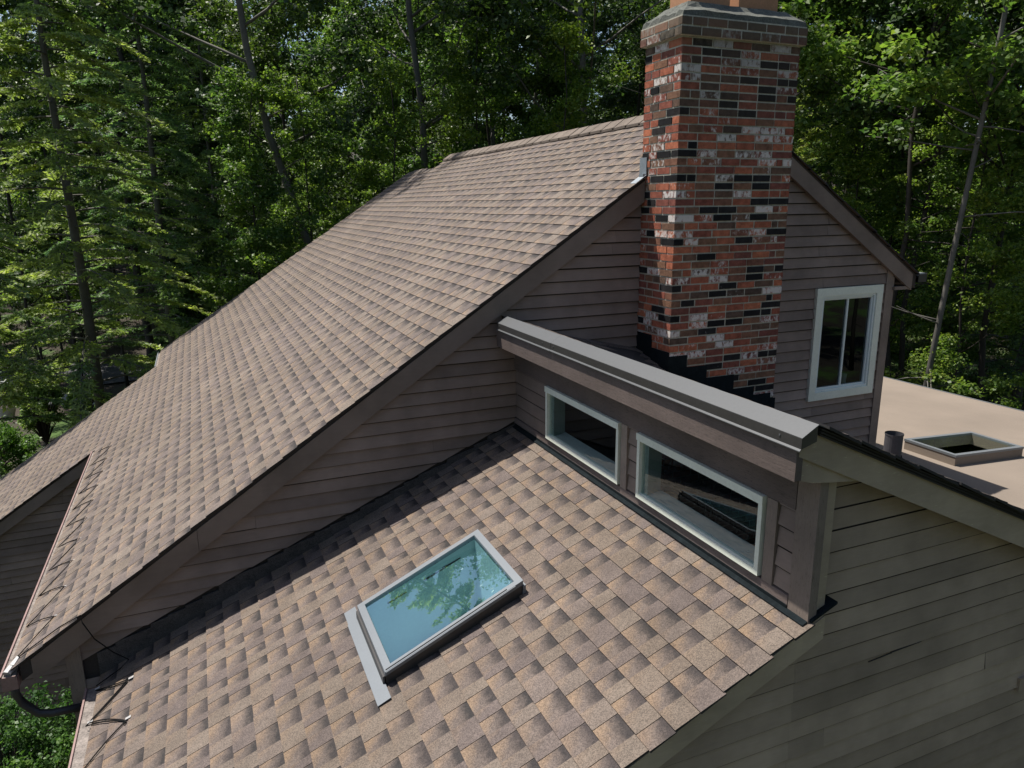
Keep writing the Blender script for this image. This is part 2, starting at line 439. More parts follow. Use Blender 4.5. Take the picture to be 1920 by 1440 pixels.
# driveway strip past the trees on the left
dm = simple('driveway_asphalt', (.055, .055, .06), .9, var=.2, scale=2)
b = MB(); pth = [(-30, 33), (-18, 31.5), (-8, 29.5), (0, 31), (8, 38), (14, 48), (17, 60)]
for (xa, ya), (xb, yb) in zip(pth[:-1], pth[1:]):
    for k in range(6):
        q0, q1 = k/6, (k+1)/6
        A = (xa+(xb-xa)*q0, ya+(yb-ya)*q0); B = (xa+(xb-xa)*q1, ya+(yb-ya)*q1)
        dx, dy = xb-xa, yb-ya; ln = math.hypot(dx, dy); nx, ny = -dy/ln*2.0, dx/ln*2.0
        b.face([(A[0]+nx, A[1]+ny, gz(A[0]+nx, A[1]+ny)+.05), (A[0]-nx, A[1]-ny, gz(A[0]-nx, A[1]-ny)+.05), (B[0]-nx, B[1]-ny, gz(B[0]-nx, B[1]-ny)+.05), (B[0]+nx, B[1]+ny, gz(B[0]+nx, B[1]+ny)+.05)])
d = b.build('driveway', dm); d['kind'] = 'structure'

# ================================================================== HOUSE
H = root('house', 'brown clapboard house with shingled gable and shed roofs seen from above', 'house', (0, 0, -5.3))
Hm = Matrix.Translation((0, 0, 5.3))
def hp(o):      # parent a part built in world coordinates
    o.parent = H; o.matrix_parent_inverse = Hm; return o
def sub(o, p):
    o.parent = p; o.matrix_parent_inverse = (Matrix.Identity(4) if p.parent is not H else Matrix.Identity(4)); return o

# ---- main roof
EA, EB, ECx = -3.885, -6.25, -3.20
Y0, Y1, Y2, Y3 = -.083, 5.19, 8.42, 9.9
XR2 = 1.90                      # the far end of the ridge steps down
cosm = math.cos(math.atan(MM))
def s_of(x): return (x-EB)/cosm
def yr_main(s):
    x = EB+s*cosm
    if x < EA: return [(Y1, Y2)]
    if x < ECx: return [(Y0, Y2)]
    if x < XR2: return [(Y0, Y3)]
    return [(Y0, 8.15)]
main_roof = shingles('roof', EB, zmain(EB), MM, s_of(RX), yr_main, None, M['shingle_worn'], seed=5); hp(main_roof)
b = MB()
def slab(b, pts_xy, zf, th, m=0):
    b.prism([(x, y, zf(x)-.006) for x, y in pts_xy], (0, 0, -th), m)
pad = .03
slab(b, [(EA+.01, Y0+pad), (RX, Y0+pad), (RX, Y1), (EA+.01, Y1)], zmain, .14)
slab(b, [(EB, Y1+pad), (RX, Y1+pad), (RX, 8.12), (XR2, 8.12), (XR2, Y2-.01), (EB, Y2-.01)], lambda x: zmain(x)-.001, .14)
slab(b, [(ECx+.01, Y2), (XR2-.01, Y2), (XR2-.01, Y3-.02), (ECx+.01, Y3-.02)], lambda x: zmain(x)-.002, .14)
slab(b, [(RX+.002, Y0+pad), (4.66, Y0+pad), (4.66, 8.12), (RX+.002, 8.12)], zright, .14)
o = b.build('deck', M['deck']); sub(o, main_roof)
right_slope = shingles('roof', 4.66, zright(4.66), .655, (4.66-RX)/math.cos(math.atan(.655)), lambda s: [(Y0, 8.15)], None, M['shingle_worn'], E=.277, sgn=-1, seed=8); hp(right_slope)
# ridge cap : overlapping bent pieces
def ridge(parent, xr, zr, ya, yb, seed, hw=.14, lift=.045):
    b = MB(); R = random.Random(seed); y = ya; k = 0
    while y < yb-.05:
        ye = min(y+.30, yb); o0 = lift+.010+R.uniform(-.003, .003); o1 = lift+.004+R.uniform(-.002, .003)
        dz = MM*hw
        for sg in (-1, 1):
            A, B = (xr, y, zr+o0+.006), (xr, ye, zr+o1+.006)
            Cc, D = (xr+sg*hw, ye, zr-dz+o1), (xr+sg*hw, y, zr-dz+o0)
            b.prism([A, B, Cc, D], (0, 0, -.028), 0, (R.random()*.3, 0, R.random()))
        y += .27; k += 1
    b.prism([(xr-hw+.03, ya+.02, zr-MM*hw+.02), (xr, ya+.02, zr+.014), (xr+hw-.03, ya+.02, zr-MM*hw+.02)], (0, yb-ya-.04, 0), 1)
    return b.build('ridge_cap', [M['shingle_worn'], M['edge']], fix=True)
sub(ridge(None, RX, RZ, .0, 8.13, 3), main_roof)
sub(ridge(None, XR2-.03, zmain(XR2-.03), 8.6, 9.55, 4, .12, .01), main_roof)

# ---- lower roof
EL = -3.395; YF = -3.42
SKX = (-1.655, -.880); SKY = (-2.015, -1.320)
def yr_low(s):
    x = EL+s*math.cos(math.atan(LM))
    return [(YF, SKY[0]), (SKY[1], .0)] if SKX[0]-.02 < x < SKX[1]+.02 else [(YF, .0)]
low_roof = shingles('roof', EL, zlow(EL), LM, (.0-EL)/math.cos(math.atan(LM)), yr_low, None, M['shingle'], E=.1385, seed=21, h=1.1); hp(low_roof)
b = MB()
for (xa, xb, ya, yb) in ((EL+.01, SKX[0], YF+.07, .02), (SKX[1], .10, YF+.07, .02), (SKX[0], SKX[1], YF+.07, SKY[0]), (SKX[0], SKX[1], SKY[1], .02)):
    slab(b, [(xa, ya), (xb, ya), (xb, yb), (xa, yb)], zlow, .13)
sub(b.build('deck', M['deck']), low_roof)

# ---- shed roof (seen edge-on above its rake board)
YS = -3.47
shed_roof = shingles('roof', 4.58, zshed(4.58), .448, (4.58+.02)/math.cos(math.atan(.448)), lambda s: [(YS, .0)], None, M['shingle_worn'], E=.1385, sgn=-1, seed=31, h=1.0); hp(shed_roof)
b = MB(); slab(b, [(-.13, YS+.035), (4.6, YS+.035), (4.6, .0), (-.13, .0)], zshed, .11)
sub(b.build('deck', M['deck']), shed_roof)
# layered shingle ends hanging over the rake
b = MB(); R = random.Random(4)
x = -.10
while x < 4.4:
    xe = x+R.uniform(.16, .30); z0, z1 = zshed(x), zshed(xe); dy = R.uniform(-.012, .004)
    b.prism([(x, YS-.012+dy, z0+.014), (xe, YS-.012+dy, z1+.005), (xe, YS+.10, z1+.005), (x, YS+.10, z0+.014)], (0, 0, -.012), 0, rt())
    x = xe
for k in range(3):
    zz = -.006-.013*k
    b.prism([(-.11, YS+.004*k+.006, zshed(-.11)+zz), (4.5, YS+.004*k+.006, zshed(4.5)+zz), (4.5, YS+.08, zshed(4.5)+zz), (-.11, YS+.08, zshed(-.11)+zz)], (0, 0, -.009), 0, rt())
sub(b.build('rake_shingle', [M['edge']]), shed_roof)
# small saddle behind the chimney and gable wall
b = MB()
Q = [(.40, .0, zshed(.40)+.03), (1.21, .0, .500), (1.21, -.62, .330), (.75, -.62, zshed(.75)+.012)]
for i in range(5):
    a, c = i/5, (i+1)/5
    L0 = [Q[0][k]+(Q[3][k]-Q[0][k])*a for k in range(3)]; R0 = [Q[1][k]+(Q[2][k]-Q[1][k])*a for k in range(3)]
    L1 = [Q[0][k]+(Q[3][k]-Q[0][k])*c for k in range(3)]; R1 = [Q[1][k]+(Q[2][k]-Q[1][k])*c for k in range(3)]
    for j in range(4):
        u0, u1 = j/4, (j+1)/4-.02
        f = lambda A, B, u, dz: (A[0]+(B[0]-A[0])*u, A[1]+(B[1]-A[1])*u, A[2]+(B[2]-A[2])*u+dz)
        b.prism([f(L0, R0, u0, .004), f(L0, R0, u1, .004), f(L1, R1, u1, .016), f(L1, R1, u0, .016)], (0, 0, -.03), 0, rt())
b.prism([Q[0], Q[1], Q[2], Q[3]], (0, 0, -.25), 1)
sub(b.build('saddle', [M['shingle_worn'], M['edge']]), shed_roof)

# ---- tan low-slope roof
b = MB()
for (xa, xb, ya, yb) in ((4.58, 5.60, YS-.05, 9.0), (6.76, 9.35, YS-.05, 9.0), (5.60, 6.76, YS-.05, -.115), (5.60, 6.76, .505, 9.0)):
    b.prism([(xa, ya, ztan(xa)), (xb, ya, ztan(xb)), (xb, yb, ztan(xb)), (xa, yb, ztan(xa))], (0, 0, -.2))
tan_roof = b.build('roof', M['tan']); hp(tan_roof); tan_roof['label'] = 'flat tan rolled roofing beyond the shed rake'
b = MB(); b.box((9.353, YS-.05, ztan(9.35)-.22), (9.38, 9.0, ztan(9.35)+.006)); sub(b.build('drip_edge', M['skymetal']), tan_roof)

# ---- rake boards and fascia
def rake_board(name, xa, xb, zf, y, depth, top=.035, th=.035, m=None, d2=None, cut_a=None):
    b = MB(); d2 = d2 or depth
    b.prism([(xa, y, zf(xa)-top), (xb, y, zf(xb)-top), (xb, y, zf(xb)-d2), (xa, y, zf(xa)-depth)], (0, th, 0), 0, rt())
    o = b.build(name, m or M['trim']); hp(o); return o
rake_board('rake_board', -3.80, -2.63, zmain, Y0+.022, .212)
rake_board('rake_board', -2.627, 1.20, zmain, Y0+.020, .212)
rake_board('rake_board', 2.3, 4.60, zright, Y0+.022, .205)
b = MB(); b.box((4.36, Y0+.03, .865), (4.60, .6, .90)); hp(b.build('soffit', M['trim']))
rake_board('rake_board', -3.30, .10, zlow, YF+.03, .155, m=M['trim_olive'])
rake_board('rake_board', -6.2, -3.60, zmain, Y1+.022, .20, m=M['trim'])
b = MB()  # shed rake board, olive and flaking
b.prism([(-.195, YS+.028, zshed(-.195)-.075), (-.12, YS+.028, zshed(-.12)-.04), (4.5, YS+.028, zshed(4.5)-.04), (4.5, YS+.028, zshed(4.5)-.225), (-.20, YS+.028, zshed(-.2)-.165)], (0, .036, 0))
o = b.build('rake_board', M['trim_olive']); hp(o); o['label'] = 'olive rake board with flaking paint'
b = MB()
b.prism([(-.205, YS+.040, .80), (-.205, YS+.040, .660), (-.10, YS+.040, .628), (.24, YS+.040, .585), (.42, YS+.040, .60)], (0, .03, 0))
hp(b.build('rake_return', M['trim_olive']))
# clerestory fascia under the metal cap
b = MB(); b.box((-.212, YS+.03, .655), (-.176, -.10, .812), 0, rt()); o = b.build('fascia', M['trim_y']); hp(o); o['label'] = 'weathered reddish fascia under the metal cap'
b = MB(); b.box((-.176, YS+.09, .662), (.03, -.02, .676)); hp(b.build('soffit', M['trim']))
# metal ridge cap in two lengths
for (ya, yb, dz) in ((YS, -1.128, .0), (-1.124, -.14, -.0015)):
    b = MB(); zf = .806+dz; x0 = -.220
    b.prism([(x0, ya, .857+dz), (-.135, ya, .905+dz), (-.135, yb, .905+dz), (x0, yb, .857+dz)], (0, 0, -.004), 0)
    b.prism([(-.135, ya, .905+dz), (.02, ya, .905-.150*.47+dz), (.02, yb, .905-.150*.47+dz), (-.135, yb, .905+dz)], (0, 0, -.004), 0)
    b.box((x0-.001, ya, zf), (x0+.003, yb, .8545+dz), 1)
    b.prism([(x0-.009, ya, zf-.004), (x0-.001, ya, zf+.003), (x0-.001, yb, zf+.003), (x0-.009, yb, zf-.004)], (0, 0, -.004), 0)
    b.prism([(x0+.003, ya+.004, .853+dz), (-.135, ya+.004, .900+dz), (-.135, ya+.004, .83+dz), (x0+.003, ya+.004, zf)], (0, .004, 0), 1)
    for yy in (ya+.12, yb-.05): b.box((x0-.004, yy, .832+dz), (x0, yy+.008, .84+dz), 0)
    o = b.build('metal_cap', [M['capmetal'], M['darkmetal']]); hp(o)

# ---- walls
# gable wall, left of the chimney
b = MB()
siding(b, (0, 0, 0), (1, 0, 0), (-3.52, .0, -1.9, 1.2), [(MM, -1, MC-.16), (-.402, 1, .030)], N=(0, -1, 0), seed=3)
siding(b, (0, 0, 0), (1, 0, 0), (.0, 1.203, .1, 2.1), [(MM, -1, MC-.16)], N=(0, -1, 0), seed=3)
siding(b, (0, 0, 0), (1, 0, 0), (-3.52, -3.4, -5.3, -1.6), [], N=(0, -1, 0), seed=3)
b.prism([(-3.52, .014, -5.3), (-3.52, .014, zmain(-3.52)-.15), (1.4, .014, zmain(1.4)-.15), (1.4, .014, -5.3)], (0, .03, 0), 1)
gw = b.build('wall', [M['siding'], M['deck']]); hp(gw)
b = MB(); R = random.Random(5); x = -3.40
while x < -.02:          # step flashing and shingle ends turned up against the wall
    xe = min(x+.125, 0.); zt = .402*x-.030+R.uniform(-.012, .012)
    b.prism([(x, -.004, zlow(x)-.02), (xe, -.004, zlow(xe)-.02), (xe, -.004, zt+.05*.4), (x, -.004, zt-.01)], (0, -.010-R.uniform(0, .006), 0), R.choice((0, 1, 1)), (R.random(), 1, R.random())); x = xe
o = b.build('step_flashing', [M['shingle_dark'], M['shingle_dark']]); hp(o)  # strip coloured dark to match the roof in the wall's shade
# gable wall right of the chimney, around the window opening
WX0, WX1, WZ0, WZ1 = 3.385, 4.125, -.165, .855
b = MB(); rk = [(-.655, -1, RZ+.655*RX-.15)]
siding(b, (0, 0, 0), (1, 0, 0), (2.30, WX0, -1.4, 2.6), rk, N=(0, -1, 0), seed=3)
siding(b, (0, 0, 0), (1, 0, 0), (WX1, 4.27, -1.4, 2.6), rk, N=(0, -1, 0), seed=3)
siding(b, (0, 0, 0), (1, 0, 0), (WX0, WX1, -1.4, WZ0), rk, N=(0, -1, 0), seed=3)
siding(b, (0, 0, 0), (1, 0, 0), (WX0, WX1, WZ1, 2.6), rk, N=(0, -1, 0), seed=3)
zr = lambda x: zright(x)-.15
b.prism([(1.4, .014, -5.3), (1.4, .014, zmain(1.4)-.15), (RX, .014, RZ-.15), (WX0, .014, zr(WX0)), (WX0, .014, -5.3)], (0, .03, 0), 1)
b.prism([(WX1, .014, -5.3), (WX1, .014, zr(WX1)), (4.27, .014, zr(4.27)), (4.27, .014, -5.3)], (0, .03, 0), 1)
b.box((WX0, .014, -5.3), (WX1, .044, WZ0), 1); b.prism([(WX0, .014, WZ1), (WX0, .014, zr(WX0)), (WX1, .014, zr(WX1)), (WX1, .014, WZ1)], (0, .03, 0), 1)
hp(b.build('wall', [M['siding'], M['deck']]))
b = MB(); b.box((4.262, -.028, -5.3), (4.352, 0, 1.105), 0, rt()); b.box((4.352, -.026, -5.3), (4.376, .09, 1.00), 0, rt()); hp(b.build('corner_board', M['trim_z']))
b = MB(); b.box((-3.60, -.03, -5.3), (-3.50, 0, -1.25), 0, rt()); hp(b.build('corner_board', M['trim_z']))
# side and back walls
b = MB(); b.box((4.30, .002, -5.3), (4.34, 8.1, 1.0)); hp(b.build('wall', M['siding_y']))
b = MB()
siding(b, (-3.56, 5.3, 0), (0, -1, 0), (0, 5.3, -5.3, -1.3), [], N=(-1, 0, 0), seed=9)
b.box((-3.546, .0, -5.3), (-3.52, 5.3, -1.30), 1); hp(b.build('wall', [M['siding_y'], M['deck']]))
b = MB()
siding(b, (0, 5.30, 0), (1, 0, 0), (-6.0, -3.55, -5.3, -1.1), [(MM, -1, MC-.16)], N=(0, -1, 0), seed=12)
b.prism([(-6.0, 5.314, -5.3), (-6.0, 5.314, zmain(-6.0)-.16), (-3.5, 5.314, zmain(-3.5)-.16), (-3.5, 5.314, -5.3)], (0, .03, 0), 1); hp(b.build('wall', [M['siding'], M['deck']]))
b = MB(); b.box((-6.0, 5.35, -5.3), (-5.96, 8.3, -2.9)); b.prism([(-6, 8.27, -5.3), (-3.2, 8.27, -5.3), (-3.2, 8.27, zmain(-3.2)-.16), (-6, 8.27, zmain(-6)-.16)], (0, .03, 0)); b.box((-3.1, 8.3, -5.3), (-3.06, 9.7, -1.0))
b.box((-3.1, 9.7, -5.3), (4.3, 9.74, -.9)); b.prism([(-3.1, 9.7, -.9), (1.9, 9.7, 2.3), (4.3, 9.7, .9), (4.3, 9.7, -.9)], (0, .04, 0)); hp(b.build('wall', M['siding_y']))
# lower house front wall
b = MB(); YW = -3.33
siding(b, (0, YW, 0), (1, 0, 0), (-3.15, .0, -5.3, .0), [(LM, -1, LC-.10)], N=(0, -1, 0), seed=5, E=.1085, z_off=.0, t=.012, gap=.0155)
siding(b, (0, YW, 0), (1, 0, 0), (.0, 4.58, -5.3, .8), [(SM, -1, SC-.12)], N=(0, -1, 0), seed=6, E=.1085, z_off=.0, t=.012, gap=.0155)
siding(b, (0, YW, 0), (1, 0, 0), (4.58, 9.2, -5.3, -1.2), [(TM, -1, TC-.1)], N=(0, -1, 0), seed=7, E=.1085, z_off=.0, t=.012, gap=.0155)
b.prism([(-3.15, YW+.014, -5.3), (-3.15, YW+.014, zlow(-3.15)-.1), (.0, YW+.014, zlow(0)-.1), (0.02, YW+.014, .70), (4.58, YW+.014, zshed(4.58)-.13), (9.2, YW+.014, ztan(9.2)-.1), (9.2, YW+.014, -5.3)], (0, .03, 0), 1)
o = b.build('wall', [M['siding_olive'], M['deck']]); hp(o); o['label'] = 'olive brown clapboard wall below the shed rake'; front_wall = o
b = MB(); b.prism([(.48, YW-.016, -.4565), (.64, YW-.016, -.4480), (.64, YW-.016, -.4445), (.48, YW-.016, -.4550)], (0, .006, 0)); b.prism([(.63, YW-.0165, -.4450), (.85, YW-.0165, -.4370), (.85, YW-.0165, -.4355), (.63, YW-.0165, -.4415)], (0, .006, 0)); 
sub(b.build('crack', M['edge']), front_wall)
b = MB(); b.box((1.735, YW-.024, -1.00), (1.95, YW-.003, -.915)); sub(b.build('patch', M['siding_olive']), front_wall)
b = MB()
siding(b, (-3.15, 0, 0), (0, -1, 0), (0, 3.33, -5.3, -1.5), [], N=(-1, 0, 0), seed=15)
b.box((-3.136, YW+.05, -5.3), (-3.11, 0, -1.5)); hp(b.build('wall', M['siding_y']))
b = MB(); b.box((9.17, YW+.04, -5.3), (9.2, 8.9, -1.7)); hp(b.build('wall', M['siding_y']))

# clerestory wall, between and around its two windows
W1 = (-1.745, -.657); W2 = (-3.075, -1.968); CZ0, CZ1 = .0, .412
b = MB()
def cs(ya, yb, za, zb, seed=41): siding(b, (0, 0, 0), (0, 1, 0), (ya, yb, za, zb), [], N=(-1, 0, 0), seed=seed, t=.012, gap=.013)
cs(-.635, -.0, -.02, .44); cs(-1.945, -1.835, -.02, .44); cs(-3.275, -3.165, -.02, .44)
b.box((.014, -3.33, -.4), (.04, .0, CZ0+.03), 1); b.box((.014, -3.33, CZ1-.03), (.04, .0, .8), 1)
b.box((.014, W1[1]-.03, CZ0+.03), (.04, .0, CZ1-.03), 1); b.box((.014, W2[1]-.03, CZ0+.03), (.04, W1[0]+.03, CZ1-.03), 1); b.box((.014, -3.33, CZ0+.03), (.04, W2[0]+.03, CZ1-.03), 1)
cw = b.build('wall', [M['siding_y'], M['deck']]); hp(cw)
b = MB(); b.box((-.020, -3.27, CZ1+.014), (.0, -.0, .665), 0, rt()); o = b.build('frieze_board', M['trim_y']); hp(o)
b = MB()
b.box((-.020, -3.27, -.075), (.0, -.0, -.010), 0, rt()); hp(b.build('base_board', M['trim_y']))
b = MB(); b.box((-.022, -1.832, -.008), (0, -1.762, CZ1+.012), 0, rt()); hp(b.build('batten', M['trim_z']))
b = MB(); b.box((-.022, -3.162, -.008), (0, -3.094, CZ1+.012), 0, rt()); hp(b.build('batten', M['trim_z']))
b = MB(); b.box((-.020, -3.402, -.10), (.028, -3.275, .668), 0, rt()); o = b.build('corner_post', M['trim_z']); hp(o); o['label'] = 'weathered grey corner post with bare wood'
b = MB(); b.box((.031, -3.385, -.10), (.092, -3.32, .66), 0, rt()); hp(b.build('corner_board', M['trim_olive']))
# flashing
b = MB()
b.prism([(-.048, YF+.02, zlow(-.048)+.022), (.0, YF+.02, zlow(0)+.024), (.0, -.02, zlow(0)+.024), (-.048, -.02, zlow(-.048)+.022)], (0, 0, -.004))
b.box((-.024, -3.27, -.085), (-.021, -.02, -.055))
b.prism([(-.01, YF+.004, zlow(0)+.024), (.14, YF+.004, zlow(.14)+.024), (.14, YW+.0, zlow(.14)+.024), (-.01, YW+.0, zlow(0)+.024)], (0, 0, -.012))
hp(b.build('wall_flashing', M['flash']))

def clere_window(W):
    r = MB(); y0, y1 = W; t = .028; p = -.034
    r.box((p-.006, y0-.004, CZ1-.034), (.004, y1+.004, CZ1+.010), 0); r.box((p, y0, CZ0), (.004, y1, CZ0+.030), 0)
    r.box((p, y0, CZ0+.030), (.004, y0+t, CZ1-.034), 0); r.box((p, y1-t, CZ0+.030), (.004, y1, CZ1-.034), 0)
    fr = r.build('window', M['white']); hp(fr)
    g = MB(); g.face([(-.010, y0+t-.002, CZ0+.03), (-.010, y1-t+.002, CZ0+.03), (-.010, y1-t+.002, CZ1-.036), (-.010, y0+t-.002, CZ1-.036)]); sub(g.build('pane', M['glass']), fr)
    g = MB()   # deep sill and jambs behind the glass
    g.prism([(.004, y0+.02, CZ0+.030), (.105, y0+.02, CZ0+.050), (.105, y1-.02, CZ0+.050), (.004, y1-.02, CZ0+.030)], (0, 0, -.02)); g.box((.004, y1-.075, CZ0+.03), (.10, y1-.02, CZ1-.03), 1); g.box((.004, y0+.02, CZ0+.03), (.10, y0+.05, CZ1-.03), 1); g.box((.004, y0+.02, CZ1-.033), (.10, y1-.02, CZ1-.01), 1)
    sub(g.build('sill', [M['sill'], M['jamb']]), fr)
clere_window(W1); clere_window(W2)

# gable window
r = MB(); ox0, ox1, oz0, oz1 = 3.30, 4.212, -.245, .932
r.box((ox0, -.042, oz1-.085), (ox1, -.004, oz1)); r.box((ox0, -.042, oz0), (ox1, -.004, oz0+.085))
r.box((ox0, -.042, oz0+.085), (ox0+.085, -.004, oz1-.085)); r.box((ox1-.085, -.042, oz0+.085), (ox1, -.004, oz1-.085))
win = r.build('window', M['white']); hp(win)
r = MB(); a0, a1, c0, c1 = ox0+.085, ox1-.085, oz0+.085, oz1-.085
def rect_frame(r, x0, x1, z0, z1, t, ya, yb, m=0):
    r.box((x0, ya, z1-t), (x1, yb, z1), m); r.box((x0, ya, z0), (x1, yb, z0+t), m)
    r.box((x0, ya, z0+t), (x0+t, yb, z1-t), m); r.box((x1-t, ya, z0+t), (x1, yb, z1-t), m)
rect_frame(r, a0, a1, c0, c1, .024, -.030, .030)
rect_frame(r, a0+.024, a1-.024, c0+.024, c1-.024, .020, -.012, .026)
r.box((3.742, -.016, c0+.044), (3.764, .02, c1-.044))
for xx in (a0+.10, a1-.16): r.box((xx, -.036, c0+.004), (xx+.02, -.030, c0+.012))
sub(r.build('sash', M['alu']), win)
g = MB(); g.face([(3.764, .004, c0+.04), (a1-.04, .004, c0+.04), (a1-.04, .004, c1-.04), (3.764, .004, c1-.04)]); sub(g.build('pane', M['glass_dark']), win)
g = MB(); g.face([(a0+.04, .0, c0+.04), (3.742, .0, c0+.04), (3.742, .0, c1-.04), (a0+.04, .0, c1-.04)]); sub(g.build('pane', M['glass_dark']), win)
g = MB(); x0, x1, z0, z1, yb = a0-.1, a1+.1, c0-.12, c1+.1, 1.2
for q in ([(x0, .034, z0), (x1, .034, z0), (x1, yb, z0), (x0, yb, z0)], [(x0, .034, z1), (x1, .034, z1), (x1, yb, z1), (x0, yb, z1)], [(x0, .034, z0), (x0, yb, z0), (x0, yb, z1), (x0, .034, z1)], [(x1, .034, z0), (x1, yb, z0), (x1, yb, z1), (x1, .034, z1)], [(x0, yb, z0), (x1, yb, z0), (x1, yb, z1), (x0, yb, z1)]): g.face(q)
g.box((a0, .034, c0-.03), (a1, .16, c0+.0)); sub(g.build('room', M['room']), win)
# cup on the inner sill
cu = root('cup', 'small pale cup on the sill inside the gable window', 'cup', (3.90, .09, c0))
b = MB(); b.tube([(3.90, .09, c0+.001), (3.90, .09, c0+.03), (3.90, .09, c0+.125)], [.033, .036, .040], 16); b.tube([(3.90, .09, c0+.125), (3.90, .09, c0+.130)], [.042, .042], 16)
o = b.build('cup_body', M['alu'], smooth=False, loc=(3.90, .09, c0)); o.location = (0, 0, 0); o.parent = cu

# ---- chimney
CX0, CX1, CY0, CY1 = 1.203, 2.380, -.515, -.004
b = MB(); R = random.Random(17); bh, mt, bl, bw = .0510, .013, .1800, .090
ztop = 3.047; nrow = int((ztop+1.6)/(bh+mt)); zb0 = ztop-nrow*(bh+mt)
def brick_tint(top=False):
    q = R.random()
    if q < .56: r_ = R.uniform(0, .58)
    elif q < .84: r_ = R.uniform(.58, .82)
    else: r_ = R.uniform(.85, 1.)
    wsh = R.random(); g_ = R.uniform(.55, 1.) if (wsh < .28 and q < .84) else R.uniform(0, .40)
    return (r_, g_, R.random())
def course(b, z, x0, x1, y0, y1, k, h=None):
    h = h or bh
    def run(a, c, fn, off):
        p = a-off
        while p < c-.02:
            e = min(p+bl, c); s = max(p, a)
            if c-e < .05: e = c
            if e-s > .02: fn(s, e)
            p += bl+mt
            if e == c: break
    j = lambda: R.uniform(-.0035, .0025)
    off = 0 if k % 2 == 0 else (bl+mt)/2
    if k % 2 == 0:
        run(x0, x1, lambda s, e: b.box((s+j(), y0+j(), z+j()*.5), (e, y0+bw, z+h), 0, brick_tint()), off*1.)
        run(x0, x1, lambda s, e: b.box((s, y1-bw, z), (e, y1, z+h), 0, brick_tint()), off)
        run(y0+bw+mt, y1-bw-mt, lambda s, e: (b.box((x0+j(), s+j(), z), (x0+bw, e, z+h), 0, brick_tint()), b.box((x1-bw, s, z), (x1, e, z+h), 0, brick_tint())), 0)
    else:
        run(y0, y1, lambda s, e: (b.box((x0+j(), s+j(), z), (x0+bw, e, z+h), 0, brick_tint()), b.box((x1-bw, s, z), (x1, e, z+h), 0, brick_tint())), 0)
        run(x0+bw+mt, x1-bw-mt, lambda s, e: (b.box((s+j(), y0+j(), z), (e, y0+bw, z+h), 0, brick_tint()), b.box((s, y1-bw, z), (e, y1, z+h), 0, brick_tint())), R.choice((0, .05, .1)))
for i in range(nrow): course(b, zb0+i*(bh+mt), CX0, CX1, CY0, CY1, i)
pr = .034
for i in range(2): course(b, ztop+.003+i*(bh+mt+.006), CX0-pr, CX1+pr, CY0-pr, CY1+pr, i, bh+.004)
zc = ztop+.003+2*(bh+mt+.006)
ins = .0045
b.box((CX0+ins, CY0+ins, zb0-.5), (CX1-ins, CY1-ins, ztop), 1)
b.box((CX0-pr+ins, CY0-pr+ins, ztop), (CX1+pr-ins, CY1+pr-ins, zc-.004), 1)
chim = b.build('chimney', [M['brick'], M['mortar']], fix=True); hp(chim)
b = MB()  # sloping mortar crown with a rough edge
n_ = 12; ring0 = []; ring1 = []; ring2 = []
def rect_ring(x0, x1, y0, y1, z, k, jit, jz):
    out = []
    for (ax, ay, bx, by) in ((x0, y0, x1, y0), (x1, y0, x1, y1), (x1, y1, x0, y1), (x0, y1, x0, y0)):
        for i in range(k): out.append((ax+(bx-ax)*i/k+R.uniform(-jit, jit), ay+(by-ay)*i/k+R.uniform(-jit, jit), z+R.uniform(-jz, jz)))
    return out
rs = [rect_ring(CX0-pr+.008, CX1+pr-.008, CY0-pr+.008, CY1+pr-.008, zc-.006, n_, .002, 0), rect_ring(CX0-pr+.012, CX1+pr-.012, CY0-pr+.012, CY1+pr-.012, zc+.035, n_, .006, .010),
      rect_ring(CX0+.06, CX1-.06, CY0+.06, CY1-.06, zc+.085, n_, .008, .006), rect_ring(CX0+.10, CX1-.10, CY0+.09, CY1-.10, zc+.125, n_, .004, .003), rect_ring(CX0+.16, CX1-.16, CY0+.13, CY1-.13, zc+.12, n_, 0, 0)]
bs = []
for rr in rs: bs.append(len(b.v)); b.v += rr
for q in range(len(rs)-1):
    for i in range(4*n_):
        j = (i+1) % (4*n_); b.f.append((bs[q]+i, bs[q]+j, bs[q+1]+j, bs[q+1]+i)); b.m.append(0); b.t.append(rt()); b.uv.append(None)
b.f.append(tuple(range(bs[-1], bs[-1]+4*n_))); b.m.append(0); b.t.append(rt()); b.uv.append(None)
sub(b.build('crown', M['crown']), chim)
for (xa, xb) in ((1.36, 1.74), (1.83, 2.23)):
    b = MB(); rect = (xa, xb, -.38, -.10); t = .022; z0, z1 = zc+.125, zc+.36
    b.box((xa, -.38, z0), (xb, -.38+t, z1)); b.box((xa, -.10-t, z0), (xb, -.10, z1)); b.box((xa, -.38+t, z0), (xa+t, -.10-t, z1)); b.box((xb-t, -.38+t, z0), (xb, -.10-t, z1))
    sub(b.build('flue', M['terracotta']), chim)
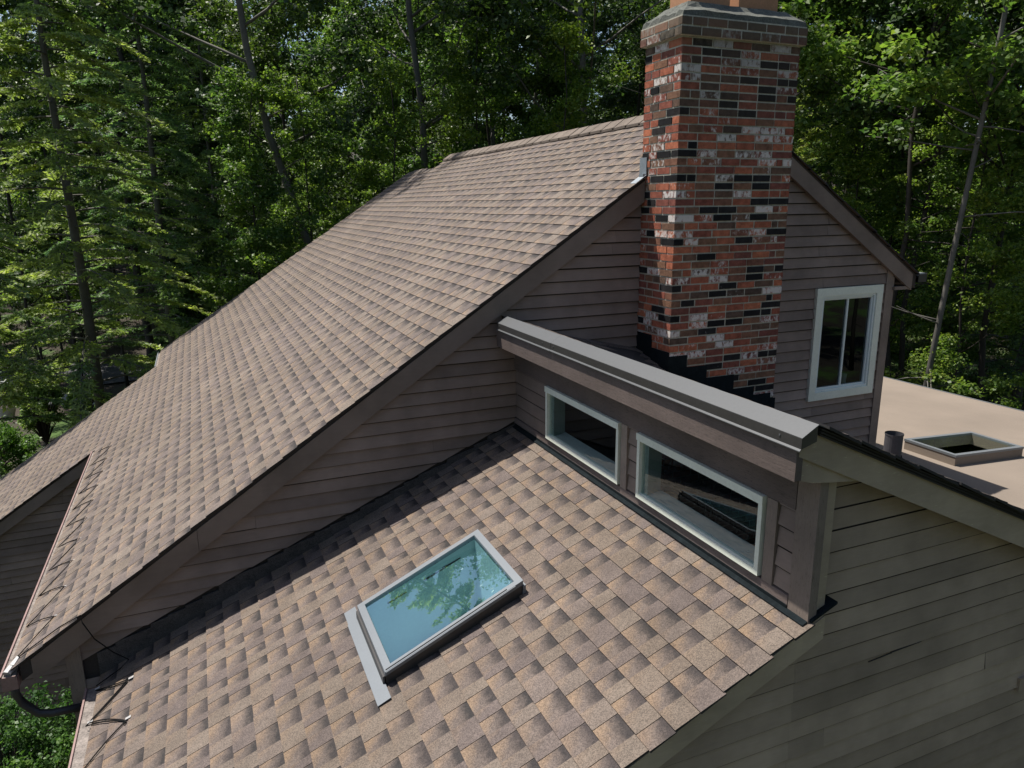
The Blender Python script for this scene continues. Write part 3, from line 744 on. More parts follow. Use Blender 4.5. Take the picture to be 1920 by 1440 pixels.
# stepped flashing on the front face, following the shed roof
b = MB(); st = [(1.200, 1.375, .515), (1.375, 1.590, .407), (1.590, 1.895, .290), (1.895, 2.13, .157), (2.13, 2.33, .075), (2.33, 2.39, .02)]
for i, (a, c, zt) in enumerate(st):
    b.box((a, CY0-.006-.0006*(i % 2), zshed(c)-.10), (c+.012, CY0-.002, zt), 0, rt())
b.box((CX0-.0060, CY0-.004, .20), (CX0-.0015, -.17, .55), 0)
b.box((CX0-.0068, -.25, .22), (CX0-.0015, -.002, .66), 0)
sub(b.build('flashing', M['flash']), chim)
b = MB(); b.box((CX0-.035, -.075, zmain(1.2)-.02), (CX0-.003, -.01, zmain(1.2)+.02), 0)
for k in range(1):
    b.box((CX0-.010, Y0-.0, zmain(1.2)+.0), (CX0-.003, .02, zmain(1.2)+.155), 0)
b.prism([(1.09, Y0-.004, zmain(1.09)+.014), (1.203, Y0-.004, zmain(1.203)+.014), (1.203, .0, zmain(1.203)+.016), (1.09, .0, zmain(1.09)+.016)], (0, 0, -.003), 0)
sub(b.build('flashing', M['flashgrey']), chim)

# ---- skylight on the lower roof
def frame_on(zf, x0, x1, y0, y1, h, t, parent_mats, name='skylight'):
    b = MB(); P = lambda x, y, d: (x, y, zf(x)+d)
    def bar(xa, xb, ya, yb, d0, d1, m=0): b.hexa([P(xa, ya, d0), P(xb, ya, d0), P(xb, yb, d0), P(xa, yb, d0), P(xa, ya, d1), P(xb, ya, d1), P(xb, yb, d1), P(xa, yb, d1)], m)
    c = .014
    for (m, q, d0, d1) in ((1, .006, -.02, h-.028), (0, 0., h-.028, h)):
        bar(x0+q, x1-q, y0+q, y0+t, d0, d1, m); bar(x0+q, x1-q, y1-t, y1-q, d0, d1, m)
        bar(x0+q, x0+t, y0+t, y1-t, d0, d1, m); bar(x1-t, x1-q, y0+t, y1-t, d0, d1, m)
    return b, P, bar
sx0, sx1, sy0, sy1, sh = -1.690, -.845, -2.05, -1.285, .105
b, P, bar = frame_on(zlow, sx0, sx1, sy0, sy1, sh, .041, None)
bar(sx0-.012, sx0-.001, sy0+.01, sy1-.01, .0, sh-.03, 1)
bar(sx0+.006, sx1-.10, sy0+.010, sy0+.014, sh, sh+.005, 1)
bar(sx0+.004, sx1-.05, sy0-.006, sy0-.001, sh-.012, sh-.002, 0)
sk = b.build('skylight', [M['skymetal'], M['darkmetal']]); hp(sk); sk['label'] = 'tilted rectangular skylight in the lower shingle roof'
b = MB(); a = .037
b.face([P(sx0+a, sy0+a, sh-.014), P(sx1-a, sy0+a, sh-.014), P(sx1-a, sy1-a, sh-.014), P(sx0+a, sy1-a, sh-.014)])
sub(b.build('pane', M['glass_sky']), sk)
b = MB(); dd = -.45
q = [(sx0+a+.005, sy0+a+.005), (sx1-a-.005, sy0+a+.005), (sx1-a-.005, sy1-a-.005), (sx0+a+.005, sy1-a-.005)]
for i in range(4):
    (xa, ya), (xb, yb) = q[i], q[(i+1) % 4]
    b.face([P(xa, ya, sh-.03), P(xb, yb, sh-.03), (xb, yb, zlow(xb)+dd), (xa, ya, zlow(xa)+dd)], 0)
b.face([(x_, y_, zlow(x_)+dd) for x_, y_ in q], 0)
sub(b.build('shaft', M['shaft'], fix=False), sk)
b = MB()
b.prism([P(-1.765, -2.175, .030), P(-1.690, -2.175, .030), P(-1.690, -1.315, .030), P(-1.765, -1.315, .030)], (0, 0, -.004))
sub(b.build('flashing', M['skymetal']), sk); b = MB()
b.prism([P(-1.760, -1.318, .028), P(-1.685, -1.318, .028), P(-1.685, -1.165, .028), P(-1.760, -1.165, .028)], (0, 0, -.004))
sub(b.build('flashing', M['skymetal']), sk); b = MB()
b.prism([P(sx1, sy0-.0, .014), P(sx1+.018, sy0-.0, .014), P(sx1+.018, sy1+.02, .014), P(sx1, sy1+.02, .014)], (0, 0, .05))
sub(b.build('flashing', M['skymetal']), sk)
b = MB(); b.prism([P(-1.10, sy1+.004, .02), P(sx1+.01, sy1+.004, .02), P(sx1+.01, sy1+.016, .02), P(-1.10, sy1+.016, .02)], (0, 0, .065)); sub(b.build('flashing', M['darkmetal']), sk)

# ---- skylight on the tan roof
b, P, bar = frame_on(ztan, 5.56, 6.80, -.155, .545, .135, .055, None)
sk2 = b.build('skylight', [M['skymetal'], M['tan']]); hp(sk2); sk2['label'] = 'low square skylight on the tan roof'
b = MB(); h = .135; q = [(5.60, -.115), (6.76, -.115), (6.76, .505), (5.60, .505)]
b.face([P(x_, y_, h-.014) for x_, y_ in q]); sub(b.build('pane', M['glass_clear']), sk2)
b = MB()
for i in range(4):
    (xa, ya), (xb, yb) = q[i], q[(i+1) % 4]
    b.face([P(xa, ya, h-.03), P(xb, yb, h-.03), (xb, yb, ztan(xb)-.5), (xa, ya, ztan(xa)-.5)], 0)
b.face([(x_, y_, ztan(x_)-.5) for x_, y_ in q], 1)
sub(b.build('shaft', [M['shaft2'], M['shaft']], fix=False), sk2)

# ---- vent pipe and little wall vent
b = MB(); px_, py_ = .775, -3.1; zb = zshed(px_)
b.tube([(px_, py_, zb-.05), (px_, py_, zb+.145)], .043, 24, 0, cap=False); b.tube([(px_, py_, zb+.143), (px_, py_, zb-.02)], .037, 24, 0, cap=False)
b.tube([(px_, py_, zb+.139), (px_, py_, zb+.146)], [.045, .045], 24, 0, cap=False); b.tube([(px_, py_, zb-.04), (px_, py_, zb+.03)], [.065, .046], 24, 1, cap=False)
hp(b.build('vent_pipe', [M['pipe'], M['flash']], fix=False))
b = MB(); b.box((4.377, .75, -.98), (4.50, .90, -.86)); b.box((4.377, .73, -.86), (4.53, .92, -.845)); hp(b.build('wall_vent', M['trim_z']))

# ---- gutters
def gutter(xin, xout, zc_, ya, yb, hang=.11):
    b = MB(); w_ = .006
    b.box((xout, ya, zc_-hang), (xout+w_, yb, zc_+.004), 0); b.box((xout+w_, ya, zc_-hang), (xin, yb, zc_-hang+w_), 0); b.box((xin-w_, ya, zc_-hang+w_), (xin, yb, zc_-.02), 0)
    b.box((xout+w_, ya, zc_-hang+w_), (xin-w_, ya+w_, zc_-.004), 0); b.box((xout+w_, yb-w_, zc_-hang+w_), (xin-w_, yb, zc_-.004), 0)
    b.box((xout-.008, ya, zc_-.002), (xout+.004, yb, zc_+.010), 0)
    b.box((xout+w_, ya+w_, zc_-.03), (xin-w_, yb-w_, zc_-.003), 1)
    o = b.build('gutter', [M['gutter'], M['gutterdirt']]); hp(o); return o
ga = gutter(-3.890, -3.985, zmain(-3.985)+.012, Y0-.02, Y1+.0); ga['label'] = 'gutter along the main roof eave'
gl = gutter(-3.400, -3.485, zlow(-3.485)+.010, YF, -.10); gl['label'] = 'gutter along the lower roof eave'
b = MB()
for (x, y) in ((-3.94, Y0+.02), (-3.92, Y0+.05), (-3.95, Y0+.0)): b.tube([(x, y, zmain(x)-.0), (x+.03, y+.06, zmain(x)+.03)], [.03, .02], 7)
sub(b.build('sealant', M['clip']), ga)
gc = gutter(ECx-.005, ECx-.10, zmain(ECx-.1)+.01, Y2+.02, Y3); gc['label'] = 'short grey gutter at the far eave step'; gc.data.materials[0] = M['flashgrey']
gb = gutter(EB, EB-.09, zmain(EB-.09)+.01, Y1, Y2)
b = MB(); b.box((4.665, Y0, .93), (4.79, 8.1, .935), 0); b.box((4.785, Y0, .93), (4.79, 8.1, 1.03), 0); b.box((4.665, Y0, .93), (4.79, Y0+.005, 1.02), 0); b.box((4.67, Y0+.02, 1.0), (4.78, .3, 1.03), 1)
hp(b.build('gutter', [M['darkmetal'], M['flashgrey']]))
b = MB(); b.tube([(-3.935, -.02, -1.50), (-3.935, -.03, -1.58), (-3.90, -.035, -1.66), (-3.82, -.04, -1.765), (-3.74, -.04, -1.79), (-3.50, -.04, -1.80)], .030, 10)
b.tube([(-3.46, -.04, -1.80), (-3.50, -.04, -1.80)], .034, 10)
hp(b.build('downspout', M['darkmetal'], smooth=True))

# ---- heat cables zigzagging over the eaves
def zig(zf, pts, r=.0045):
    out = []
    for i in range(len(pts)-1):
        (xa, ya), (xb, yb) = pts[i], pts[i+1]
        for k in range(5):
            u = k/5; x = xa+(xb-xa)*u; y = ya+(yb-ya)*u
            bow = .018*math.sin(math.pi*u)*(1 if i % 2 else -1)
            out.append((x, y+bow, zf(x)+.016+.006*math.sin(math.pi*u)))
    x, y = pts[-1]; out.append((x, y, zf(x)+.016)); return out
b = MB(); pts = []; clips = []
y = .02; k = 0
while y < 4.9:
    pts += [(-3.925, y), (-3.68-.01*random.random(), y+.26)]; clips += [(-3.68, y+.26)]; y += .49+random.uniform(-.03, .03)
pts.append((-3.88, y-.02)); b.tube(zig(zmain, pts), .004, 5)
b.tube([(-3.925, .02, zmain(-3.925)+.02), (-3.6, -.02, zmain(-3.6)+.02), (-3.45, -.09, zmain(-3.45)+.015), (-3.44, -.12, zmain(-3.45)-.03), (-3.38, -.13, -1.22), (-3.28, -.12, -1.36), (-3.19, -.10, -1.46), (-3.25, -.13, zlow(-3.25)+.03), (-3.41, -.17, zlow(-3.41)+.03)], .0045, 5)
hc = b.build('heat_cable', M['cable']); hp(hc)
for (x, y) in clips:
    b = MB(); b.box((x-.004, y-.006, zmain(x)+.010), (x+.014, y+.006, zmain(x)+.018)); sub(b.build('clip', M['clip']), hc)
b = MB(); pts = [(-3.415, -.20), (-3.18, -.32), (-3.20, -.335), (-3.42, -.57), (-3.17, -.80), (-3.16, -.815), (-3.42, -1.10), (-3.17, -1.33), (-3.42, -1.62), (-3.17, -1.86), (-3.42, -2.14)]
b.tube(zig(zlow, pts), .0045, 5); pts2 = [(x+.012*(-1)**i, y-.02) for i, (x, y) in enumerate(pts[:6])]; b.tube(zig(zlow, pts2), .0045, 5)
hc = b.build('heat_cable', M['cable']); hp(hc)
for (x, y) in ((-3.175, -.325), (-3.16, -.80), (-3.17, -1.33), (-3.17, -1.86), (-3.415, -.19), (-3.42, -.57)):
    b = MB(); b.prism([(x-.004, y-.010, zlow(x)+.014), (x+.030, y-.012, zlow(x)+.026), (x+.030, y+.012, zlow(x)+.026), (x-.004, y+.010, zlow(x)+.014)], (0, 0, .006)); sub(b.build('clip', M['clip']), hc)

# ================================================================== VEGETATION
def leaf_object(name, cen, nrm, lon, L, W, mat_, parent, fold=0.):
    """one small rhombic face per leaf; cen/nrm/lon arrays (N,3), L/W arrays"""
    N = len(cen)
    nrm = nrm/np.linalg.norm(nrm, axis=1, keepdims=True)
    lon = lon-nrm*np.sum(lon*nrm, axis=1, keepdims=True); lon /= np.linalg.norm(lon, axis=1, keepdims=True)+1e-9
    side = np.cross(nrm, lon)
    L = L[:, None]; W = W[:, None]
    v = np.empty((N, 4, 3))
    v[:, 0] = cen-lon*L*.5; v[:, 1] = cen+side*W*.5-lon*L*.05+nrm*fold*W; v[:, 2] = cen+lon*L*.5; v[:, 3] = cen-side*W*.5-lon*L*.05+nrm*fold*W
    me = bpy.data.meshes.new(name)
    me.vertices.add(N*4); me.vertices.foreach_set('co', v.reshape(-1))
    me.loops.add(N*4); me.loops.foreach_set('vertex_index', np.arange(N*4, dtype=np.int32))
    me.polygons.add(N); me.polygons.foreach_set('loop_start', np.arange(0, N*4, 4, dtype=np.int32))
    me.materials.append(mat_)
    a = me.attributes.new('rnd', 'FLOAT', 'FACE'); a.data.foreach_set('value', RNG.random(N).astype(np.float32))
    me.update(calc_edges=True)
    o = bpy.data.objects.new(name, me); link(o, parent); return o

def clusters_to_leaves(cl, per, size, flat=.55, up=1.1):
    """cl: list of (x,y,z,r). leaves fill flattened, ragged clumps, denser near their shell"""
    C = np.array([c[:3] for c in cl]); Rr = np.array([c[3] for c in cl])
    n = np.maximum((per*(Rr/Rr.mean())**2).astype(int), 8)
    ids = np.repeat(np.arange(len(cl)), n); N = len(ids)
    d = RNG.normal(size=(N, 3)); d /= np.linalg.norm(d, axis=1, keepdims=True)
    rr = RNG.random(N)**.5
    # ragged outline: radius varies with direction inside each clump
    ph = RNG.random(len(cl))*6.28
    rag = 1+.35*np.sin(3*np.arctan2(d[:, 1], d[:, 0])+ph[ids])+.25*np.sin(5*d[:, 2]+2*ph[ids])
    off = d*(rr*rag*Rr[ids])[:, None]; off[:, 2] *= flat
    cen = C[ids]+off
    nrm = RNG.normal(size=(N, 3))*.75+np.array([0, 0, up]); nrm += d*.4
    lon = RNG.normal(size=(N, 3)); lon[:, 2] -= .4
    s = size*RNG.uniform(.6, 1.25, N)
    return cen, nrm, lon, s, s*RNG.uniform(.55, .8, N)

def limb_path(R, p, d, ln, n=5, rise=.25, wob=.15):
    out = [Vector(p)]; d = Vector(d).normalized()
    for i in range(n):
        d = (d+Vector((R.uniform(-wob, wob), R.uniform(-wob, wob), rise*.25+R.uniform(-wob, wob)*.5))).normalized()
        out.append(out[-1]+d*ln/n)
    return out

def make_broadleaf(name, label, seed, trunk_path, r0, crown_z, spread, n_limb, per, size, group, lm='leaf', bark='bark', k_cl=5, dead=4, low=None):
    R = random.Random(seed)
    t = root(name, label, 'tree', (0, 0, 0), group)
    b = MB(); P = [Vector(p) for p in trunk_path]; n = len(P)
    b.tube(P, [r0*.52*(1-.66*i/(n-1)) * (1.25 if i == 0 else 1) for i in range(n)], 9)
    cl = []; H_ = P[-1].z
    def at(z):
        for a, c in zip(P[:-1], P[1:]):
            if a.z <= z <= c.z: return a.lerp(c, (z-a.z)/(c.z-a.z+1e-6))
        return P[-1].copy()
    for i in range(n_limb):
        u = (i+R.random())/n_limb
        z = crown_z+(H_-crown_z)*u*.97
        p = at(z); a = R.uniform(0, 6.283)
        ln = spread*(1-.55*u**1.5)*R.uniform(.65, 1.2)
        path = limb_path(R, p, (math.cos(a), math.sin(a), .35+.5*u), ln, 5)
        rr = r0*.20*(1-.6*u)
        b.tube(path, [rr*(1-.16*j) for j in range(6)], 5)
        for j in range(k_cl):
            q = path[R.choice((2, 3, 3, 4, 4, 5, 5))]
            o = Vector((R.gauss(0, .5), R.gauss(0, .5), R.gauss(0, .35)))*spread*.22
            b.tube([q, q+o*.9], [rr*.25, .008], 3, cap=False)
            c = q+o
            cl.append((c.x, c.y, c.z, R.uniform(.5, 1.)*spread*.20))
    for i in range(dead):
        z = R.uniform(crown_z*.35, crown_z*1.1); p = at(z); a = R.uniform(0, 6.28)
        path = limb_path(R, p, (math.cos(a), math.sin(a), R.uniform(-.2, .4)), R.uniform(.8, 2.4), 4, 0, .25)
        b.tube(path, [r0*.14, r0*.12, r0*.09, r0*.06, .006], 4)
    tr = b.build('trunk', M[bark], t, smooth=True, fix=False)
    cen, nrm, lon, L, W = clusters_to_leaves(cl, per, size)
    leaf_object('crown', cen, nrm, lon, L, W, M[lm], t, .12)
    return t

def make_sapling(name, label, seed, h, per, size, group, lm='leaf_light', stems=3, cat='tree', spread=1.5):
    R = random.Random(seed); t = root(name, label, cat, (0, 0, 0), group)
    b = MB(); cl = []
    for s in range(stems):
        a = R.uniform(0, 6.28); lean = R.uniform(.05, .22)
        path = limb_path(R, (R.uniform(-.15, .15), R.uniform(-.15, .15), -.2), (math.cos(a)*lean, math.sin(a)*lean, 1), h*R.uniform(.7, 1), 7, .1, .08)
        b.tube(path, [.035*(1-.12*i) for i in range(8)], 5)
        for i in range(2, 8):
            for k in range(4):
                a = R.uniform(0, 6.28); ln = R.uniform(.3, 1.)*spread*(1.1-.08*i)
                q = path[i]+Vector((math.cos(a), math.sin(a), R.uniform(-.1, .5)))*ln
                b.tube([path[i], q], [.012, .004], 3, cap=False)
                cl.append((q.x, q.y, q.z, R.uniform(.28, .55)*spread*.5))
    b.build('trunk', M['bark'], t, smooth=True, fix=False)
    cen, nrm, lon, L, W = clusters_to_leaves(cl, per, size, .6, .9)
    leaf_object('crown', cen, nrm, lon, L, W, M[lm], t, .12)
    return t

def make_hemlock(name, label, seed, h, spread, group, z_first=1.0, nb=92, r0=.105, top_frac=.95):
    R = random.Random(seed); t = root(name, label, 'tree', (0, 0, 0), group)
    b = MB(); b.tube([(0, 0, -.4), (.05, 0, h*.3), (-.05, .05, h*.6), (0, 0, h)], [r0*1.25, r0, r0*.6, .02], 10)
    C, Nn, Ln, LL, WW = [], [], [], [], []
    for i in range(nb):
        u = (i+R.random())/nb; z = z_first+(h-z_first)*u*top_frac
        a = i*2.399+R.uniform(-.4, .4); ln = spread*(1-u)**.75*R.uniform(.6, 1.12)+.15
        bare = R.random() < .10
        path = []; dx, dy = math.cos(a), math.sin(a); n = 7; q = R.uniform(.05, .30)
        for j in range(n+1):
            s = j/n; path.append(Vector((dx*ln*s, dy*ln*s, z+q*ln*s-.42*ln*s*s)))
        b.tube(path, [.024*(1-.12*j)*(1-.5*u)+.003 for j in range(n+1)], 4, cap=False)
        nt_ = int(12+22*ln)
        for j in range(nt_):
            s = R.uniform(.18, 1.); k = min(int(s*n), n-1); p = path[k].lerp(path[k+1], s*n-k)
            sd = 1 if R.random() < .5 else -1
            dirv = Vector((dx, dy, -.12))+Vector((-dy, dx, 0))*sd*R.uniform(.6, 1.3)+Vector((0, 0, R.uniform(-.35, .10)))
            dirv.normalize(); tl = R.uniform(.22, .55)*(1.15-.6*s)*min(1, ln)*(.35 if bare else 1)
            b.tube([p, p+dirv*tl], [.004, .002], 3, cap=False)
            m = max(int(tl/.030), 3)
            base = np.array(p); dv = np.array(dirv); sv = np.cross(dv, [0, 0, 1]); sv /= np.linalg.norm(sv)+1e-9
            w_ = RNG.random(m); sg = np.where(RNG.random(m) < .5, -1, 1)
            dr = dv*.9+sv[None, :]*sg[:, None]*RNG.uniform(.35, .95, m)[:, None]; dr[:, 2] -= .12
            L = RNG.uniform(.10, .20, m)*(1.15-.5*w_)
            dr /= np.linalg.norm(dr, axis=1, keepdims=True)
            c = base+dv*(w_*tl)[:, None]+dr*(L*.5)[:, None]; c[:, 2] -= .25*(w_*tl)**2
            C.append(c); Ln.append(dr); LL.append(L); WW.append(L*RNG.uniform(.26, .42, m))
            nn = RNG.normal(size=(m, 3))*.55+np.array([0, -.15, .8]); Nn.append(nn)
    b.build('trunk', M['bark_pale'], t, smooth=True, fix=False)
    leaf_object('crown', np.vstack(C), np.vstack(Nn), np.vstack(Ln), np.concatenate(LL), np.concatenate(WW), M['needle'], t)
    return t

def polar(azd, r): return (CAMXY[0]+r*math.sin(rad(azd)), CAMXY[1]+r*math.cos(rad(azd)))
def straight(h, lean=(0, 0), wob=.15, seed=0, n=8):
    R = random.Random(seed); return [(lean[0]*i/n+R.uniform(-wob, wob)*(i > 0), lean[1]*i/n+R.uniform(-wob, wob)*(i > 0), -.5+(h+.5)*i/n) for i in range(n+1)]
def put(o, azd, r, rz=0, sc=1.):
    x, y = polar(azd, r); o.location = (x, y, gz(x, y)); o.rotation_euler = (0, 0, rz); o.scale = (sc,)*3; return o

GW = 'broadleaf trees of the woods behind the house'
LW = 'tall broadleaf tree with dark trunk standing in the shaded woods'
prot = []
prot.append(make_broadleaf('broadleaf_tree', LW, 1, straight(23, (.6, .3), seed=1), .21, 6.5, 4.6, 26, 190, .17, GW, dead=6))
prot.append(make_broadleaf('broadleaf_tree', LW, 2, straight(21, (-.8, .2), seed=2), .17, 4.5, 4.2, 26, 190, .16, GW, dead=5))
prot.append(make_broadleaf('broadleaf_tree', LW, 3, straight(25, (.2, -.7), seed=3), .24, 8.5, 5.0, 24, 210, .18, GW, 'leaf', 'bark_pale', dead=8))
prot.append(make_broadleaf('broadleaf_tree', LW, 4, straight(17, (.9, .4), seed=4), .13, 3.0, 3.4, 24, 170, .15, GW, 'leaf_light', dead=4))
prot.append(make_broadleaf('broadleaf_tree', LW, 5, straight(20, (-.3, -.5), seed=5), .15, 3.5, 3.8, 26, 180, .15, GW, 'leaf_light', 'bark', dead=4))
R = random.Random(99)
spots = []
def free(x, y, dmin):
    if -8 < x < 11.5 and y < 15: return False
    return all((x-a)**2+(y-b_)**2 > dmin*dmin for a, b_ in spots)
tries = 0
while len(spots) < 86 and tries < 6000:
    tries += 1
    azd = R.uniform(-14, 64); r = 25+36*R.random()**.8
    if azd < -1 and r < 33: continue
    if azd > 44: r = R.uniform(21, 55)
    x, y = polar(azd, r)
    if free(x, y, 3.3): spots.append((x, y))
used = [False]*len(prot)
for (x, y) in spots:
    k = R.choice((0, 1, 2, 3, 4, 3, 4, 1)); sc = R.uniform(.70, 1.05)*(.66 if math.degrees(math.atan2(x-CAMXY[0], y-CAMXY[1])) < -7 else 1)
    if not used[k]:
        o = prot[k]; used[k] = True; o.location = (x, y, gz(x, y)); o.rotation_euler = (0, 0, R.uniform(0, 6.28)); o.scale = (sc,)*3
    else: dup_tree(prot[k], (x, y, gz(x, y)), R.uniform(0, 6.28), sc)

# woods on the near side of the house, seen only as reflections in its windows
for i in range(20):
    a = 72+200*(i+R.random()*.7)/20; r = R.uniform(15, 30); x, y = polar(a, r); k = R.choice((0, 1, 3, 4))
    dup_tree(prot[k], (x, y, gz(x, y)), R.uniform(0, 6.28), R.uniform(.7, .95), 'broadleaf tree standing on the near side of the house outside the photo', 'trees on the near side of the house')
for (a, r, k, sc) in ((-10.6, 30, 1, .72), (-8.2, 35, 0, .75), (-9.0, 37, 3, .72), (-5.5, 33, 4, .8)):
    x, y = polar(a, r); dup_tree(prot[k], (x, y, gz(x, y)), a, sc)
for (a, r, k, sc) in ((3.2, 20.0, 3, .58), (8.6, 20.5, 4, .52), (14.5, 22.0, 3, .62), (20.5, 22.5, 4, .6), (27.0, 21.0, 3, .66), (46.6, 22.0, 3, .62), (54.6, 19.0, 4, .50), (58.5, 18.5, 3, .55), (50.0, 24.5, 4, .66)):
    x, y = polar(a, r); dup_tree(prot[k], (x, y, gz(x, y)), a*2, sc, 'young leafy tree filling in low between the taller trunks', 'young leafy trees between the taller trunks')
# single trees one can tell apart
def lean_path(az_z, r):
    out = []
    for a, z in az_z: x, y = polar(a, r); out.append((x, y, z))
    return out
def rel(path):
    x0, y0, z0 = path[0]; g0 = gz(x0, y0); return (x0, y0, g0), [(x-x0, y-y0, z-g0) for x, y, z in path]
loc, pth = rel(lean_path([(12.6, -5.6), (9.6, -2), (7.4, 1.2), (5.6, 3.6), (4.6, 5.6), (4.2, 7.6), (3.6, 11), (3.0, 16), (2.8, 20)], 21))
t = make_broadleaf('leaning_tree', 'pale barked tree leaning left behind the far end of the main roof', 31, pth, .24, 8.6, 4.6, 26, 210, .15, None, 'leaf', 'bark_pale', dead=10); t.location = loc
b = MB(); q = Vector(pth[5]); b.tube([q, q+Vector((-.7, 0, 1.2)), q+Vector((-1.6, .1, 2.6)), q+Vector((-2.6, .2, 5.4))], [.06, .05, .04, .02], 7); b.build('limb', M['bark_pale'], t, smooth=True, fix=False)
key = [  # azimuth, distance, height, radius, crown base, spread, material, bark, label
 (16.4, 24, 23, .27, 8.2, 4.6, 'leaf', 'bark_pale', 'thick straight trunk rising just left of the lower ridge end'),
 (28.5, 23, 24, .24, 8.6, 5.2, 'leaf', 'bark_pale', 'straight grey trunk close to the left of the brick chimney'),
 (-4.2, 31, 22, .30, 9.0, 4.4, 'leaf', 'bark', 'dark thick trunk right of the nearest hemlock'),
 (50.9, 19.5, 20, .14, 7.5, 3.8, 'leaf_light', 'bark', 'dark slim trunk just right of the gable eave corner'),
 (52.2, 22.0, 21, .15, 7.2, 3.8, 'leaf', 'bark', 'crooked dark trunk second from the gable eave'),
 (49.0, 27.0, 21, .19, 7.5, 3.8, 'leaf', 'bark', 'thick dark trunk seen below the gable eave above the tan roof'),
 (57.0, 20.0, 20, .15, 7, 4.0, 'leaf_light', 'bark', 'dark trunk at the right edge of the photo')]
for i, (a, r, h, r0, cz, sp, lm, bk, lab) in enumerate(key):
    t = make_broadleaf('broadleaf_tree', lab, 50+i, straight(h, (R.uniform(-.8, .8), .2), .22, 60+i, 9), r0, cz, sp, 24, 210, .15, None, lm, bk, dead=12)
    put(t, a, r)
loc, pth = rel(lean_path([(52.6, -5.6), (53.1, -2.5), (53.7, .5), (54.3, 3), (55.0, 6), (55.6, 9), (56, 14), (56.5, 17)], 17.5))
t = make_broadleaf('leaning_tree', 'slender pale tree leaning right beyond the tan roof', 77, pth, .13, 8.0, 3.0, 20, 200, .13, None, 'leaf_light', 'bark_pale', dead=14); t.location = loc

# hemlocks
hm = make_hemlock('hemlock_tree', 'large feathery hemlock nearest the left edge with its thin pale trunk showing', 5, 17, 3.5, None, z_first=3.0, nb=115); put(hm, -7.4, 19.5)
sp_h = [(-15.5, 18.0, .80, 2.1, 'hemlock cut by the left edge of the photo'), (-2.2, 24.5, 1.0, 4.4, 'darker hemlock standing right behind the big one'), (1.6, 29, .9, 1.3, 'hemlock in the shade left of the leaning tree'),
        (58.5, 23, .95, 2.9, 'feathery hemlock at the upper right edge'), (45.8, 30, 1.0, .6, 'hemlock showing between chimney and right woods')]
for (a, r, sc, rz, lab) in sp_h:
    x, y = polar(a, r); dup_tree(hm, (x, y, gz(x, y)), rz, sc, lab)

# saplings and understorey
sg = 'young understorey saplings of the woods'; slab_ = 'bright green young sapling growing low among the trunks'
sps = [make_sapling('sapling', slab_, 201, 6.5, 90, .12, sg), make_sapling('sapling', slab_, 202, 5.0, 90, .12, sg, 'leaf'), make_sapling('sapling', slab_, 203, 8.5, 90, .12, sg, stems=4)]
used = [False]*3; sp2 = []
tries = 0
while len(sp2) < 84 and tries < 5000:
    tries += 1
    azd = R.uniform(-15, 63); r = R.uniform(19, 48) if azd > 42 else R.uniform(24, 52)
    x, y = polar(azd, r)
    if -8 < x < 11.5 and y < 13: continue
    if azd < 0 and r < 38: continue
    if any((x-a)**2+(y-c)**2 < 4 for a, c in sp2): continue
    sp2.append((x, y)); k = R.randrange(3); sc = R.uniform(.6, 1.2)
    if not used[k]:
        o = sps[k]; used[k] = True; o.location = (x, y, gz(x, y)); o.scale = (sc,)*3
    else: dup_tree(sps[k], (x, y, gz(x, y)), R.uniform(0, 6.28), sc)
t = make_sapling('multi_stem_tree', 'many stemmed young tree with thin stems right of the hemlocks', 210, 7.5, 60, .11, None, 'leaf', stems=7, spread=1.1); put(t, -.2, 25)

# far woods as one mass beyond the trees one can tell apart
cl = []
for i in range(1900):
    azd = R.uniform(-22, 70); r = R.uniform(58, 82); x, y = polar(azd, r); z = gz(x, y)+R.uniform(0, 26)
    cl.append((x, y, z, R.uniform(1.2, 2.6)))
cen, nrm, lon, L, W = clusters_to_leaves(cl, 120, .42, .7)
o = leaf_object('far_woods', cen, nrm, lon, L, W, M['leaf'], None, .1); o['kind'] = 'stuff'; o['label'] = 'far leafy woods closing the view behind the trees'
# low ground cover
cl = []
for i in range(900):
    azd = R.uniform(-17, 66); r = R.uniform(19, 56); x, y = polar(azd, r)
    if -8 < x < 11 and y < 13: continue
    if azd < 3 and r < 36 and R.random() < .8: continue
    cl.append((x, y, gz(x, y)+R.uniform(.1, .7), R.uniform(.4, 1.1)))
cen, nrm, lon, L, W = clusters_to_leaves(cl, 70, .12, .5)
o = leaf_object('ground_cover', cen, nrm, lon, L, W, M['leaf'], None, .1); o['kind'] = 'stuff'; o['label'] = 'ferns and low leafy ground cover under the trees'

# shrubs by the house
def make_shrub(name, label, c, rx, ry, rz, n, size, seed, lm='shrub', cat='shrub', spiky=.25):
    R_ = random.Random(seed); t = root(name, label, cat, (c[0], c[1], c[2]-rz)); b = MB(); cl = []
    for i in range(n):
        a = R_.uniform(0, 6.28); e = math.asin(R_.uniform(-.35, 1)); k = R_.uniform(.62, 1.)*(1+R_.uniform(-spiky, spiky)*.5)
        q = (rx*k*math.cos(a)*math.cos(e), ry*k*math.sin(a)*math.cos(e), rz+rz*k*math.sin(e))
        cl.append((*q, R_.uniform(.5, 1.)*.17*max(rx, .8))); b.tube([(0, 0, rz*.2), (q[0]*.5, q[1]*.5, q[2]*.7), q], [.02, .012, .004], 4, cap=False)
    b.tube([(0, 0, -rz*.6), (0, 0, rz*.8)], [.06, .03], 7)
    b.build('stem', M['bark'], t, fix=False)
    cen, nrm, lon, L, W = clusters_to_leaves(cl, 150, size, 1.0, .5)
    leaf_object('foliage', cen, nrm, lon, L, W, M[lm], t, .15); return t
make_shrub('shrub', 'dense bright green shrub below the gutters at the lower left corner', (-4.75, 2.0, -4.3), .95, 1.5, 1.15, 260, .042, 1)
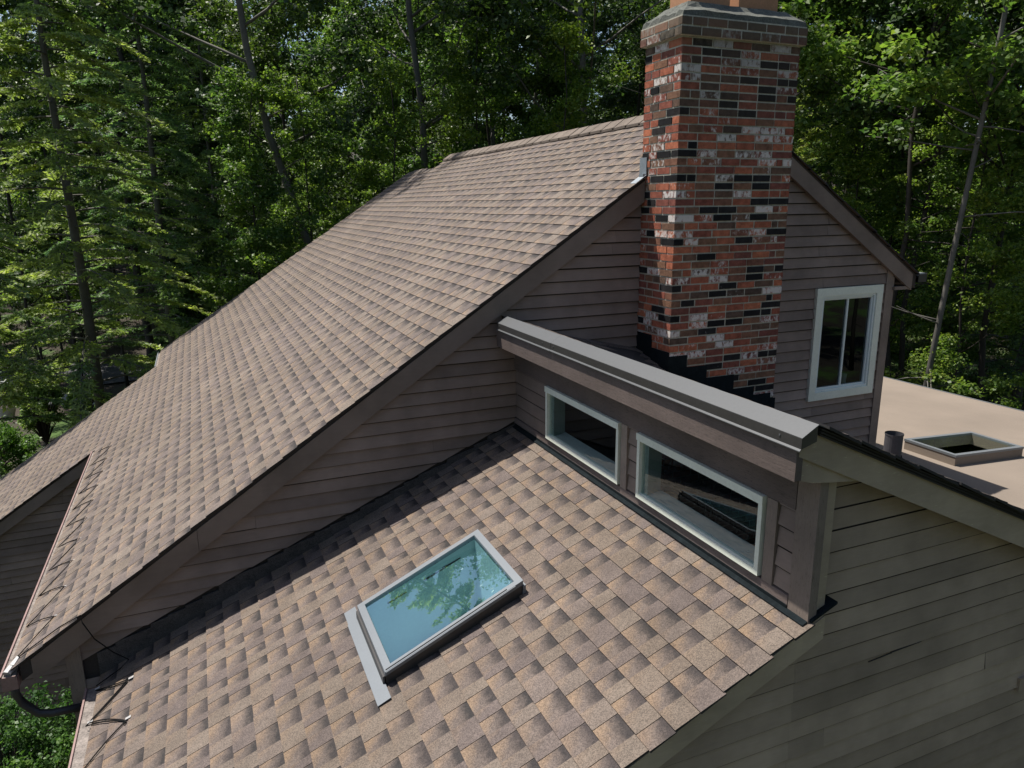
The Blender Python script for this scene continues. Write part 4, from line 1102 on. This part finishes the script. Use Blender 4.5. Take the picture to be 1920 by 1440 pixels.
make_shrub('shrub', 'dark upright evergreen shrub beside the pale planters', (-7.05, 18.6, -3.9), .55, .55, 1.3, 90, .075, 2, 'needle')
make_shrub('shrub', 'bright low shrub at the left edge under the upright evergreen', (-8.0, 16.2, -4.5), 1.2, 1.0, .8, 90, .075, 3)
make_shrub('shrub', 'small shrub by the stones left of the hemlock trunk', (-6.6, 23.5, -4.9), .6, .6, .5, 40, .075, 4, 'leaf_light')

# planters
for i, (x, y, s) in enumerate(((-9.15, 24.2, 1.0), (-8.45, 24.6, .85))):
    lab = ('larger pale planter pot on the ground at the left edge', 'smaller pale planter pot just right of the larger one')[i]
    t = root('planter', lab, 'planter', (x, y, gz(x, y))); b = MB()
    b.tube([(0, 0, 0), (0, 0, .38*s)], [.20*s, .31*s], 20, cap=True); b.tube([(0, 0, .36*s), (0, 0, .41*s)], [.335*s, .335*s], 20, cap=False); b.build('pot', M['paleplastic'], t, fix=False)
    b = MB(); b.tube([(0, 0, .382*s), (0, 0, .39*s)], [.30*s, .30*s], 20); b.build('soil', M['soil'], t)
# rocks
def rock(c, r, seed, label, flat=.6, m='stone'):
    R_ = random.Random(seed); bm = bmesh.new(); bmesh.ops.create_icosphere(bm, subdivisions=3, radius=1)
    ph = [R_.uniform(0, 6) for _ in range(6)]
    for v in bm.verts:
        p = v.co; k = 1+.16*math.sin(2.3*p.x+ph[0])+.14*math.sin(3.1*p.y+ph[1])+.10*math.sin(5*p.z+ph[2])+.05*math.sin(9*p.x+7*p.y+ph[3])
        v.co = Vector((p.x*r[0]*k, p.y*r[1]*k, p.z*r[0]*flat*k))
    me = bpy.data.meshes.new('rock'); bm.to_mesh(me); bm.free(); me.materials.append(M[m])
    o = bpy.data.objects.new('rock', me); link(o); o.location = c; o['label'] = label; o['category'] = 'rock'; o.rotation_euler = (0, 0, R_.uniform(0, 6)); return o
for i, (x, y, r, lab) in enumerate(((-9.9, 26.8, (1.2, .8), 'long low grey boulder behind the planters'), (-8.0, 25.6, (.42, .35), 'grey rock between planters and hemlock trunk'), (-7.3, 25.7, (.5, .4), 'pale grey rock left of the hemlock trunk'),
        (-6.3, 24.9, (.3, .3), 'small rock at the foot of the hemlock'))):
    rock((x, y, gz(x, y)+.1), r, i+1, lab)
x, y = polar(4.6, 40); rock((x, y, gz(x, y)+.2), (1.5, 1.0), 9, 'pale boulder seen through the trees above the main roof edge')
x, y = polar(1.0, 44); rock((x, y, gz(x, y)+.2), (1.9, 1.0), 10, 'broad pale boulder far back among the thin stems', .4)
x, y = polar(56.6, 26.5); rock((x, y, gz(x, y)+.1), (.6, .5), 12, 'small pale rock beyond the far edge of the tan roof')
